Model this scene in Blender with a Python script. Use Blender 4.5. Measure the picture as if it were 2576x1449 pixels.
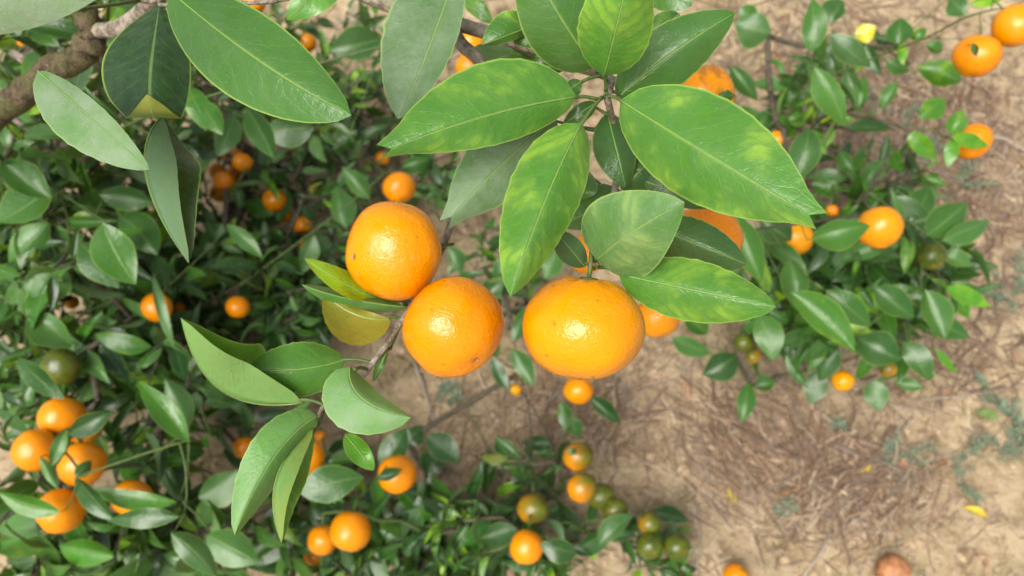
import bpy, math, random
import numpy as np
from mathutils import Vector, noise
random.seed(7); RNG = np.random.default_rng(11)
for o in list(bpy.data.objects): bpy.data.objects.remove(o)
SC = bpy.context.scene; COL = SC.collection

# ------------------------------------------------------------------ camera
PITCH = math.radians(65.0); CAM = np.array([0.0, 0.0, 1.5]); F = 1910.0     # F in pixels of a 2576-wide frame
cam_d = bpy.data.cameras.new('camera'); cam = bpy.data.objects.new('camera', cam_d); COL.objects.link(cam)
cam.location = CAM; cam.rotation_euler = (math.pi/2 - PITCH, 0, 0)
cam_d.sensor_width = 36; cam_d.lens = F/2576*36; cam_d.clip_start = 0.02; cam_d.clip_end = 600
cam_d.dof.use_dof = True; cam_d.dof.focus_distance = 0.375; cam_d.dof.aperture_fstop = 9.0; cam_d.dof.aperture_blades = 7
SC.camera = cam
RIGHT = np.array([1.0, 0, 0]); FWD = np.array([0, math.cos(PITCH), -math.sin(PITCH)]); UP = np.array([0, math.sin(PITCH), math.cos(PITCH)])
# ------------------------------------------------------------------ light (bright overcast, sun veiled behind the photographer)
LDIR = np.array([-0.33, -0.37, 0.87]); LDIR /= np.linalg.norm(LDIR)
W = bpy.data.worlds.new('World'); SC.world = W; W.use_nodes = True
wn = W.node_tree.nodes; wl_ = W.node_tree.links; bg = wn['Background']
sky = wn.new('ShaderNodeTexSky'); sky.sky_type = 'NISHITA'; sky.sun_disc = False
sky.sun_elevation = math.asin(LDIR[2]); sky.sun_rotation = math.atan2(LDIR[0], LDIR[1])
sky.air_density = 1.0; sky.dust_density = 6.0; sky.ozone_density = 1.0; sky.altitude = 0
hsv = wn.new('ShaderNodeHueSaturation'); hsv.inputs['Saturation'].default_value = 0.40
wl_.new(sky.outputs[0], hsv.inputs['Color']); wl_.new(hsv.outputs[0], bg.inputs[0]); bg.inputs[1].default_value = 0.05
sl = bpy.data.lights.new('sun', 'SUN'); sl.energy = 1.5; sl.angle = math.radians(46); sl.color = (1.0, 0.95, 0.87)
so = bpy.data.objects.new('sun', sl); COL.objects.link(so)
so.rotation_euler = Vector(LDIR).to_track_quat('Z', 'Y').to_euler()
SC.view_settings.view_transform = 'Standard'; SC.view_settings.look = 'None'; SC.view_settings.gamma = 1
SC.view_settings.exposure = 1.76

# ------------------------------------------------------------------ helpers
def nz(v): return v/ (np.linalg.norm(v)+1e-12)
def P(px, py, d): return CAM + d*(FWD + RIGHT*((px-1288)/F) - UP*((py-724.5)/F))
def fbm(x, y, s, o=3): return noise.fractal(Vector((x*s, y*s, 3.7)), 1.0, 2.0, o)
def height(x, y):
    if abs(x) > 4 or abs(y) > 5: return 0.012*fbm(x, y, 1.3, 2)
    return 0.012*fbm(x, y, 1.3, 2) + 0.007*fbm(x+9, y, 7.0, 3) + 0.0035*max(0, fbm(x, y+5, 26.0, 2))
def G(px, py):
    d = FWD + RIGHT*((px-1288)/F) - UP*((py-724.5)/F); z = 0.0
    for _ in range(5):
        q = CAM + d*((z-CAM[2])/d[2]); z = height(q[0], q[1])
    return q
def depth(q): return float(np.dot(q-CAM, FWD))
def obj(name, verts, faces, mat, parent=None, smooth=True, uv=None, attr=None, kind=None):
    me = bpy.data.meshes.new(name); me.from_pydata([tuple(v) for v in verts], [], [tuple(f) for f in faces])
    if smooth: me.polygons.foreach_set('use_smooth', [True]*len(me.polygons))
    if uv is not None:
        L = me.uv_layers.new(name='uv'); li = np.empty(len(me.loops), dtype=np.int32); me.loops.foreach_get('vertex_index', li)
        L.data.foreach_set('uv', np.asarray(uv, dtype=np.float32)[li].ravel())
    if attr is not None:
        a = me.color_attributes.new('tint', 'FLOAT_COLOR', 'POINT'); a.data.foreach_set('color', np.asarray(attr, dtype=np.float32).ravel())
    me.materials.append(mat); me.update()
    return place(name, me, parent, kind)
def place(name, me, parent=None, kind=None):
    o = bpy.data.objects.new(name, me); COL.objects.link(o)
    if parent is not None:
        o.parent = parent; o.matrix_parent_inverse = PINV.get(parent.name, parent.matrix_world.inverted())
    if kind: o['kind'] = kind
    return o
PINV = {}
def empty(name, loc, label, cat, group=None):
    e = bpy.data.objects.new(name, None); COL.objects.link(e); e.location = loc; e.empty_display_size = 0.05
    from mathutils import Matrix
    PINV[e.name] = Matrix.Translation(Vector(loc)).inverted()
    return tag(e, label, cat, group)
def tag(o, label, cat, group=None):
    o['label'] = label; o['category'] = cat
    if group: o['group'] = group
    return o

# ------------------------------------------------------------------ materials
class N:
    def __init__(s, name):
        s.m = bpy.data.materials.new(name); s.m.use_nodes = True; s.t = s.m.node_tree; s.t.nodes.clear()
    def n(s, typ, **kw):
        nd = s.t.nodes.new(typ)
        for k, v in kw.items(): setattr(nd, k, v)
        return nd
    def set(s, sock, v):
        if hasattr(v, 'links'): s.t.links.new(v, sock)
        elif isinstance(v, (tuple, list)) and len(v) == 3 and sock.type == 'RGBA': sock.default_value = (*v, 1)
        else: sock.default_value = v
    def math(s, op, a, b=0.0, c=None, clamp=False):
        nd = s.n('ShaderNodeMath', operation=op, use_clamp=clamp); s.set(nd.inputs[0], a); s.set(nd.inputs[1], b)
        if c is not None: s.set(nd.inputs[2], c)
        return nd.outputs[0]
    def mix(s, f, a, b, mode='MIX'):
        nd = s.n('ShaderNodeMix', data_type='RGBA', blend_type=mode); s.set(nd.inputs[0], f); s.set(nd.inputs[6], a); s.set(nd.inputs[7], b)
        return nd.outputs[2]
    def ss(s, x, lo, hi):
        nd = s.n('ShaderNodeMapRange', interpolation_type='SMOOTHSTEP'); s.set(nd.inputs[0], x); s.set(nd.inputs[1], lo); s.set(nd.inputs[2], hi)
        return nd.outputs[0]
    def noise(s, vec, scale, detail=3, rough=0.55, dist=0.0):
        nd = s.n('ShaderNodeTexNoise'); s.set(nd.inputs['Vector'], vec); nd.inputs['Scale'].default_value = scale
        nd.inputs['Detail'].default_value = detail; nd.inputs['Roughness'].default_value = rough; nd.inputs['Distortion'].default_value = dist
        return nd.outputs['Fac']
    def vor(s, vec, scale, feature='F1'):
        nd = s.n('ShaderNodeTexVoronoi', feature=feature); s.set(nd.inputs['Vector'], vec); nd.inputs['Scale'].default_value = scale
        return nd.outputs['Distance']
    def bump(s, h, strength, dist, prev=None):
        nd = s.n('ShaderNodeBump'); s.set(nd.inputs['Height'], h); nd.inputs['Strength'].default_value = strength; nd.inputs['Distance'].default_value = dist
        if prev is not None: s.t.links.new(prev, nd.inputs['Normal'])
        return nd.outputs[0]
    def bsdf(s, color, rough, normal=None, spec=0.5, **kw):
        b = s.n('ShaderNodeBsdfPrincipled'); s.set(b.inputs['Base Color'], color); s.set(b.inputs['Roughness'], rough)
        s.set(b.inputs['Specular IOR Level'], spec)
        for k, v in kw.items(): s.set(b.inputs[k], v)
        if normal is not None: s.t.links.new(normal, b.inputs['Normal'])
        return b.outputs[0]
    def out(s, sh):
        o = s.n('ShaderNodeOutputMaterial'); s.t.links.new(sh, o.inputs[0]); return s.m

def leaf_mat(name, per_object):
    m = N(name)
    geo = m.n('ShaderNodeNewGeometry'); pos = geo.outputs['Position']; back = geo.outputs['Backfacing']
    if per_object:
        oi = m.n('ShaderNodeObjectInfo'); tint = oi.outputs['Color']
    else:
        at = m.n('ShaderNodeAttribute'); at.attribute_name = 'tint'; tint = at.outputs['Color']
    sp = m.n('ShaderNodeSeparateColor'); m.set(sp.inputs[0], tint); tone, mott, dust = sp.outputs
    uv = m.n('ShaderNodeUVMap'); uv.uv_map = 'uv'; sx = m.n('ShaderNodeSeparateXYZ'); m.set(sx.inputs[0], uv.outputs[0])
    u = sx.outputs[0]; v = m.math('SUBTRACT', m.math('MULTIPLY', sx.outputs[1], 2), 1); av = m.math('ABSOLUTE', v)
    n1 = m.noise(pos, 45, 3); n2 = m.noise(pos, 150, 4, 0.6); n3 = m.noise(pos, 900, 3, 0.7)
    base = m.mix(tone, (0.0025, 0.022, 0.008), (0.078, 0.265, 0.012))
    base = m.mix(m.math('MULTIPLY', m.ss(n2, 0.35, 0.7), 0.35), base, (0.020, 0.095, 0.014))
    # yellow-green mottling, stronger away from the midrib
    mk = m.math('ADD', m.math('MULTIPLY', n1, 0.75), m.math('MULTIPLY', n2, 0.25))
    mk = m.math('ADD', mk, m.math('MULTIPLY', m.math('SUBTRACT', av, 0.45), 0.07))
    mk = m.math('MULTIPLY', m.ss(m.math('ADD', mk, m.math('MULTIPLY', mott, 0.42)), 0.62, 0.86), m.math('MULTIPLY', m.ss(mott, 0.0, 0.25), m.math('ADD', 0.55, m.math('MULTIPLY', m.ss(mott, 0.5, 0.9), 0.4))))
    phv = m.math('ADD', m.math('SUBTRACT', m.math('MULTIPLY', u, 9.0), m.math('MULTIPLY', av, 2.4)), m.math('MULTIPLY', n1, 2.2))
    near_v = m.math('SUBTRACT', 1.0, m.ss(m.math('ABSOLUTE', m.math('SUBTRACT', m.math('FRACT', phv), 0.5)), 0.05, 0.30))
    mk = m.math('MULTIPLY', mk, m.math('SUBTRACT', 1.0, m.math('MULTIPLY', near_v, m.math('SUBTRACT', 0.6, m.math('MULTIPLY', m.ss(mott, 0.5, 0.8), 0.5)))))
    base = m.mix(mk, base, m.mix(m.ss(mott, 0.85, 1.0), (0.26, 0.44, 0.010), (0.55, 0.46, 0.02)))
    # side veins
    ph = m.math('ADD', m.math('SUBTRACT', m.math('MULTIPLY', u, 9.0), m.math('MULTIPLY', av, 2.4)), m.math('MULTIPLY', n1, 2.2))
    fr = m.math('ABSOLUTE', m.math('SUBTRACT', m.math('FRACT', ph), 0.5))
    vein = m.math('SUBTRACT', 1.0, m.ss(fr, 0.0, 0.10))
    base = m.mix(m.math('MULTIPLY', vein, 0.09), base, (0.16, 0.28, 0.06))
    rib = m.math('SUBTRACT', 1.0, m.ss(av, 0.018, 0.055))
    base = m.mix(m.math('MULTIPLY', rib, 0.42), base, (0.20, 0.32, 0.075))
    rim = m.ss(av, 0.945, 0.985)
    base = m.mix(m.math('MULTIPLY', rim, 0.65), base, (0.25, 0.38, 0.06))
    # dust film that also paints sky sheen on pale leaves, and white specks
    pale_film = m.math('MULTIPLY', m.math('MULTIPLY', dust, m.ss(m.math('ADD', m.math('ADD', m.math('MULTIPLY', n1, 0.55), m.math('MULTIPLY', n2, 0.30)), m.math('MULTIPLY', n3, 0.15)), 0.20, 0.75)), 0.50)
    base = m.mix(m.math('MINIMUM', pale_film, 0.9), base, (0.20, 0.265, 0.175))
    speck = m.ss(m.noise(pos, 1500, 1, 0.5), 0.71, 0.77)
    base = m.mix(m.math('MULTIPLY', speck, m.math('ADD', 0.20, m.math('MULTIPLY', dust, 0.15))), base, (0.55, 0.60, 0.48))
    scar = m.ss(m.noise(pos, 260, 1, 0.5), 0.80, 0.83)
    base = m.mix(m.math('MULTIPLY', scar, 0.7), base, (0.10, 0.07, 0.03))
    under = m.mix(tone, (0.070, 0.135, 0.060), (0.15, 0.28, 0.075))
    under = m.mix(m.math('MULTIPLY', rib, 0.5), under, (0.26, 0.36, 0.12))
    under = m.mix(m.math('MULTIPLY', mk, 0.8), under, (0.25, 0.21, 0.006))
    col = m.mix(back, base, under)
    hgt = m.math('ADD', m.math('MULTIPLY', rib, -0.6), m.math('ADD', m.math('MULTIPLY', vein, -0.10), m.math('MULTIPLY', n2, 1.2)))
    nb = m.bump(hgt, 0.5, 0.0012); nb = m.bump(n3, 0.25, 0.0003, nb)
    rough = m.math('ADD', 0.18, m.math('ADD', m.math('MULTIPLY', dust, 0.28), m.math('MULTIPLY', back, 0.2)))
    b = m.bsdf(col, rough, nb, 0.44)
    tr = m.n('ShaderNodeBsdfTranslucent'); m.set(tr.inputs[0], m.mix(0.35, m.mix(0.5, col, (0.20, 0.34, 0.01)), (0.32, 0.40, 0.01)))
    ms = m.n('ShaderNodeMixShader'); ms.inputs[0].default_value = 0.15
    m.t.links.new(b, ms.inputs[1]); m.t.links.new(tr.outputs[0], ms.inputs[2])
    return m.out(ms.outputs[0])
LEAF = leaf_mat('leaf_blade', True); LEAFS = leaf_mat('leaf_blade_mass', False)

def bark_mat(name, green):
    m = N(name); pos = m.n('ShaderNodeNewGeometry').outputs['Position']
    n1 = m.noise(pos, 120, 5, 0.65); n2 = m.noise(pos, 420, 4, 0.7); n3 = m.noise(pos, 30, 2)
    if green: c = m.mix(m.ss(n1, 0.35, 0.65), (0.045, 0.085, 0.018), (0.085, 0.115, 0.035))
    else:
        c = m.mix(m.ss(n1, 0.35, 0.65), (0.10, 0.078, 0.055), (0.34, 0.295, 0.235))
        c = m.mix(m.math('MULTIPLY', m.ss(n3, 0.5, 0.62), 0.45), c, (0.14, 0.15, 0.055))
        c = m.mix(m.ss(n2, 0.62, 0.72), c, (0.36, 0.34, 0.30))
    nb = m.bump(m.math('ADD', n1, m.math('MULTIPLY', n2, 0.5)), 0.9 if not green else 0.35, 0.004 if not green else 0.0008)
    return m.out(m.bsdf(c, 0.75 if not green else 0.5, nb, 0.3))
def dark_bark():
    m = N('young_bark'); pos = m.n('ShaderNodeNewGeometry').outputs['Position']; n1 = m.noise(pos, 120, 5, 0.65)
    return m.out(m.bsdf(m.mix(m.ss(n1, 0.35, 0.65), (0.035, 0.030, 0.018), (0.095, 0.080, 0.055)), 0.75, m.bump(n1, 0.7, 0.003), 0.3))
YBARK = dark_bark()
def moss_bark():
    m = N('mossy_bark'); pos = m.n('ShaderNodeNewGeometry').outputs['Position']; n1 = m.noise(pos, 90, 5, 0.7); n2 = m.noise(pos, 35, 4, 0.6); n3 = m.noise(pos, 400, 3, 0.7)
    c = m.mix(m.ss(n1, 0.35, 0.62), (0.030, 0.022, 0.013), (0.13, 0.095, 0.058)); c = m.mix(m.math('MULTIPLY', m.ss(n2, 0.46, 0.6), 0.7), c, (0.085, 0.095, 0.028))
    c = m.mix(m.ss(n3, 0.62, 0.72), c, (0.24, 0.22, 0.16)); h = m.math('ADD', n1, m.math('MULTIPLY', n3, 0.4))
    return m.out(m.bsdf(c, 0.85, m.bump(h, 1.0, 0.006), 0.2))
MOSS = moss_bark()
BARK = bark_mat('bark', False); TWIG = bark_mat('green_twig', True)

def fruit_mat():
    m = N('mandarin_peel')
    tc = m.n('ShaderNodeTexCoord').outputs['Object']; oi = m.n('ShaderNodeObjectInfo')
    sp = m.n('ShaderNodeSeparateColor'); m.set(sp.inputs[0], oi.outputs['Color']); green, brown, yel = sp.outputs
    off = m.n('ShaderNodeVectorMath', operation='ADD'); m.set(off.inputs[0], tc)
    cmb = m.n('ShaderNodeCombineXYZ'); m.set(cmb.inputs[0], m.math('MULTIPLY', oi.outputs['Random'], 7.0)); m.set(cmb.inputs[2], m.math('MULTIPLY', oi.outputs['Random'], 3.0))
    m.t.links.new(cmb.outputs[0], off.inputs[1]); q = off.outputs[0]
    n1 = m.noise(q, 28, 3); n2 = m.noise(q, 130, 4, 0.6); n3 = m.noise(q, 600, 2)
    org = m.mix(yel, (0.60, 0.18, 0.0), (0.67, 0.275, 0.0))
    org = m.mix(m.math('MULTIPLY', m.ss(n1, 0.35, 0.7), 0.5), org, (0.67, 0.25, 0.0))
    grn = m.mix(m.ss(n1, 0.3, 0.7), (0.028, 0.055, 0.006), (0.085, 0.11, 0.008))
    sx = m.n('ShaderNodeSeparateXYZ'); m.set(sx.inputs[0], tc)
    g = m.math('ADD', m.math('MULTIPLY', sx.outputs[0], 11.0), m.math('ADD', m.math('MULTIPLY', m.math('SUBTRACT', n1, 0.5), 0.9), m.math('MULTIPLY', m.math('SUBTRACT', green, 0.5), 2.0)))
    gm = m.math('MULTIPLY', m.ss(g, -0.45, 0.45), m.ss(green, 0.0, 0.12))
    col = m.mix(gm, org, grn)
    spots = m.math('MULTIPLY', m.ss(m.math('ADD', n1, m.math('MULTIPLY', brown, 0.25)), 0.66, 0.78), m.math('MULTIPLY', brown, 0.9))
    col = m.mix(m.math('MULTIPLY', spots, m.ss(n2, 0.35, 0.6)), col, (0.15, 0.075, 0.015))
    fre = m.ss(m.noise(q, 240, 1), 0.735, 0.78)
    col = m.mix(m.math('MULTIPLY', fre, 0.55), col, (0.16, 0.06, 0.01))
    scuff = m.math('MULTIPLY', m.ss(m.noise(q, 75, 5, 0.7), 0.60, 0.70), 0.35); col = m.mix(scuff, col, (0.64, 0.30, 0.06))
    col = m.mix(m.math('MULTIPLY', m.ss(sx.outputs[2], 0.018, 0.028), 0.35), col, (0.42, 0.25, 0.0))
    pore = m.vor(q, 700); pore2 = m.vor(q, 1500)
    ph = m.math('ADD', m.ss(pore, 0.0, 0.55), m.math('MULTIPLY', pore2, 0.4))
    col = m.mix(m.math('MULTIPLY', m.math('SUBTRACT', 1.0, m.ss(pore, 0.05, 0.45)), 0.18), col, (0.50, 0.13, 0.003))
    nb = m.bump(m.math('ADD', n1, m.math('MULTIPLY', n2, 0.35)), 0.22, 0.0035)
    nb = m.bump(m.noise(q, 380, 2, 0.5, 0.6), 0.26, 0.0018, nb); nb = m.bump(ph, 0.18, 0.0006, nb)
    rough = m.math('ADD', m.math('ADD', 0.06, m.math('MULTIPLY', n2, 0.16)), m.math('MULTIPLY', m.ss(m.noise(q, 55, 3), 0.50, 0.66), 0.22))
    return m.out(m.bsdf(col, rough, nb, 0.42, **{'Subsurface Weight': 0.10, 'Subsurface Radius': (0.012, 0.005, 0.001), 'Subsurface Scale': 0.35}))
PEEL = fruit_mat()
def simple(name, c1, c2, scale, rough=0.7, bump=0.4, tint=False, spec=0.3):
    m = N(name); pos = m.n('ShaderNodeNewGeometry').outputs['Position']; n1 = m.noise(pos, scale, 4, 0.6)
    c = m.mix(m.ss(n1, 0.3, 0.7), c1, c2)
    if tint:
        at = m.n('ShaderNodeAttribute'); at.attribute_name = 'tint'; c = m.mix(0.85, c, at.outputs['Color'])
        c = m.mix(m.math('MULTIPLY', n1, 0.3), c, (0.10, 0.07, 0.045))
    return m.out(m.bsdf(c, rough, m.bump(n1, bump, 0.002), spec))
CALYX = simple('calyx_green', (0.05, 0.08, 0.02), (0.12, 0.14, 0.05), 500)
SCAR = simple('blossom_scar', (0.30, 0.13, 0.04), (0.46, 0.22, 0.08), 700)
STRAW = simple('dry_straw', (0.35, 0.27, 0.17), (0.22, 0.16, 0.10), 160, tint=True)
DEADLEAF = simple('dead_leaf', (0.16, 0.085, 0.045), (0.30, 0.18, 0.10), 90, bump=0.8)
YELLEAF = simple('yellowed_leaf', (0.55, 0.42, 0.03), (0.42, 0.30, 0.04), 90)
STICK = simple('dead_stick', (0.20, 0.155, 0.115), (0.34, 0.29, 0.235), 240, bump=0.8)
WEED = simple('weed_leaf', (0.075, 0.115, 0.070), (0.15, 0.19, 0.12), 200, rough=0.6)
CLOD = simple('soil_clod', (0.30, 0.215, 0.135), (0.42, 0.315, 0.205), 120, rough=0.95, bump=0.9, spec=0.1)

def soil_mat():
    m = N('sandy_soil'); pos = m.n('ShaderNodeNewGeometry').outputs['Position']
    ofs = m.n('ShaderNodeVectorMath', operation='ADD'); m.set(ofs.inputs[0], pos); ofs.inputs[1].default_value = (3.3, 1.7, 0)
    a = m.noise(ofs.outputs[0], 2.2, 4, 0.6); b = m.noise(pos, 9, 5, 0.65); c = m.noise(pos, 45, 5, 0.7); d = m.noise(pos, 220, 4, 0.7); e = m.noise(pos, 900, 2)
    col = m.mix(m.ss(b, 0.33, 0.66), (0.42, 0.305, 0.175), (0.66, 0.515, 0.325))
    col = m.mix(m.math('MULTIPLY', m.ss(c, 0.45, 0.72), 0.6), col, (0.68, 0.55, 0.39))
    col = m.mix(m.math('MULTIPLY', m.ss(m.math('ADD', m.math('MULTIPLY', a, 0.6), m.math('MULTIPLY', c, 0.4)), 0.53, 0.66), 0.45), col, (0.19, 0.125, 0.078))
    col = m.mix(m.math('MULTIPLY', m.math('MULTIPLY', m.ss(m.noise(pos, 7, 4), 0.52, 0.62), m.ss(d, 0.36, 0.56)), 0.75), col, (0.19, 0.165, 0.065))
    col = m.mix(m.math('MULTIPLY', m.ss(m.noise(pos, 21, 4, 0.65), 0.53, 0.66), 0.7), col, (0.20, 0.13, 0.078))
    col = m.mix(m.math('MULTIPLY', m.ss(d, 0.58, 0.72), 0.45), col, (0.20, 0.135, 0.085))
    col = m.mix(m.math('MULTIPLY', m.ss(e, 0.62, 0.75), 0.35), col, (0.60, 0.50, 0.38))
    crack = m.math('SUBTRACT', 1.0, m.ss(m.vor(pos, 11, 'DISTANCE_TO_EDGE'), 0.0, 0.035))
    crack = m.math('MULTIPLY', crack, m.ss(a, 0.5, 0.6))
    col = m.mix(m.math('MULTIPLY', crack, 0.3), col, (0.10, 0.065, 0.04))
    h = m.math('ADD', m.math('ADD', m.math('MULTIPLY', c, 1.0), m.math('MULTIPLY', d, 0.45)), m.math('ADD', m.math('MULTIPLY', e, 0.15), m.math('MULTIPLY', crack, -0.8)))
    return m.out(m.bsdf(col, 0.95, m.bump(h, 1.0, 0.02), 0.15))
SOIL = soil_mat()

# ------------------------------------------------------------------ ground (one sheet, fine under the view, out to the horizon)
def axis(lo, hi, step):
    inner = list(np.arange(lo, hi+1e-6, step)); a, b = [], []
    g, q = step, lo
    while q > -300: g *= 1.45; q -= g; a.append(q)
    g, q = step, hi
    while q < 300: g *= 1.45; q += g; b.append(q)
    return a[::-1]+inner+b
gx, gy = axis(-2.1, 2.1, 0.016), axis(-0.5, 2.7, 0.016)
gv = [(x, y, height(x, y)) for y in gy for x in gx]; nx = len(gx)
gf = [(j*nx+i, j*nx+i+1, (j+1)*nx+i+1, (j+1)*nx+i) for j in range(len(gy)-1) for i in range(nx-1)]
obj('ground', gv, gf, SOIL, kind='structure')

# ------------------------------------------------------------------ leaf shapes
def prof(s, sharp=1.0, full=0.70):
    return (np.sin(np.pi*np.clip(s, 0, 1)**(0.87*sharp)))**full
def leaf_grid(nu, nv):
    s = np.linspace(0, 1, nu+1); k = np.linspace(-1, 1, 2*nv+1); w = 2*nv+1
    fc = [(i*w+j, i*w+j+1, (i+1)*w+j+1, (i+1)*w+j) for i in range(nu) for j in range(2*nv)]
    uv = [(a, (b+1)/2) for a in s for b in k]
    return s, k, fc, uv
LAST = [None]
def pixel_leaf(tree, B, T, wl, wr, d0, d1, M=None, dm=None, el=0.0, er=0.0, tone=.5, mott=0.0, dust=.2, notch=0.0, nu=22, nv=6, wave=0.0022, cren=0.012, sharp=1.0, name='leaf'):
    """a leaf from its base and tip directions and their distances; el / er push the two margins away from (+) or towards (-) the viewer in metres"""
    B3, T3 = P(*B, d0), P(*T, d1); Mx = M if M else ((B[0]+T[0])/2, (B[1]+T[1])/2)
    M3 = P(*Mx, dm if dm else (d0+d1)/2-0.006); C3 = 2*M3-0.5*(B3+T3)
    s, k, fc, uv = leaf_grid(nu, nv); V = []; ph = RNG.uniform(0, 6.28); ph2 = RNG.uniform(0, 6.28)
    for a in s:
        c = (1-a)**2*B3+2*a*(1-a)*C3+a*a*T3; t = nz(2*(1-a)*(C3-B3)+2*a*(T3-C3)+1e-9); vd = nz(c-CAM); side = nz(np.cross(vd, t)); dd = depth(c)/F
        p = prof(a, sharp, .70 if nu >= 20 else .90)
        if notch and a > 0.93: p = max(p, prof(0.93, sharp)*(0.55+0.45*(1-a)/0.07))
        for b in k:
            r = abs(b); w_, e_ = (wl, el) if b < 0 else (wr, er)
            pe = p*(1+cren*math.sin(a*55+ph)*r**4+cren*0.8*math.sin(a*83+ph2)*r**4)
            pt = c+side*(math.copysign(1, b)*r*pe*w_*(1.09 if nu >= 20 else 1.0)*dd)+vd*(e_*p*r**1.35+wave*p*r*r*math.sin(a*8+ph+(0 if b < 0 else 2)))
            if notch and a > 0.93: pt = pt+t*(notch*r*(a-0.93)/0.07-notch*0.5*(1-r)*(a-.93)/.07)
            V.append(pt)
    o = obj(name, V, fc, LEAF, tree.root, uv=uv); o.color = (tone, mott, dust, 1)
    tree.leaves += 1
    if nu >= 20:
        mid = [V[i*(2*nv+1)+nv]-nz(V[i*(2*nv+1)+nv]-CAM)*.00008 for i in range(nu+1)]
        mv, mf = tube(mid, [.00045*(1-.75*i/nu) for i in range(nu+1)], 5); r_ = obj('midrib', mv, mf, LEAF, o); r_.color = (.95, .12, .7, 1)
    LAST[0] = o
    return B3
def shape_leaf(fold, curl, width, twist, seed, nu=7, nv=2):
    s, k, fc, uv = leaf_grid(nu, nv); V = []; r = np.random.default_rng(seed); ph = r.uniform(0, 6)
    for a in s:
        p = prof(a, .92, .95)*width*.76; ang = curl*(a-0.1); y = (math.sin(ang)-math.sin(-curl*.1))/curl if abs(curl) > 1e-3 else a; z = (math.cos(ang)-math.cos(-curl*.1))/curl if abs(curl) > 1e-3 else 0
        tw = twist*a
        for b in k:
            x_, z_ = b*p*math.cos(fold), abs(b)**1.3*p*math.sin(fold)+0.03*width/.25*b*b*math.sin(a*7+ph+b)
            V.append((x_*math.cos(tw)-z_*math.sin(tw), y, z+x_*math.sin(tw)+z_*math.cos(tw)))
    return np.array(V), fc, uv
VARS = [shape_leaf(f, c, w, t, i) for i, (f, c, w, t) in enumerate([(.15, .5, .23, .1), (.45, .8, .25, -.2), (.7, .4, .24, .3), (.25, 1.1, .22, -.4), (1.0, .6, .25, .1), (.05, -.3, .24, .2), (.5, 1.3, .21, .0), (.3, .2, .27, -.15), (1.15, .9, .25, .3), (.85, 1.2, .24, -.3), (.6, .7, .26, .6), (-.2, .9, .24, .2)])]
VMESH = []
for i, (v, f, uv) in enumerate(VARS):
    o = obj('leaf_shape', v, f, LEAF, uv=uv); VMESH.append(o.data); bpy.data.objects.remove(o)

# ------------------------------------------------------------------ trees: skeleton of nodes, leaves, twigs
def tube(pts, rad, n):
    V, Fc = [], []; pts = [np.array(p) for p in pts]; up = np.array([0.31, 0.55, 0.77]); prev = None
    for i, p in enumerate(pts):
        t = nz(pts[min(i+1, len(pts)-1)]-pts[max(i-1, 0)]); a = nz(np.cross(t, up if prev is None else np.cross(prev, t))); a = nz(np.cross(t, up)) if prev is None else nz(prev-t*np.dot(prev, t))
        prev = a; b = np.cross(t, a)
        for j in range(n):
            th = 2*math.pi*j/n; V.append(p+rad[i]*(a*math.cos(th)+b*math.sin(th)))
    for i in range(len(pts)-1):
        for j in range(n): Fc.append((i*n+j, i*n+(j+1) % n, (i+1)*n+(j+1) % n, (i+1)*n+j))
    Fc.append(tuple(range(n-1, -1, -1))); Fc.append(tuple(range((len(pts)-1)*n, len(pts)*n)))
    return V, Fc
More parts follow.
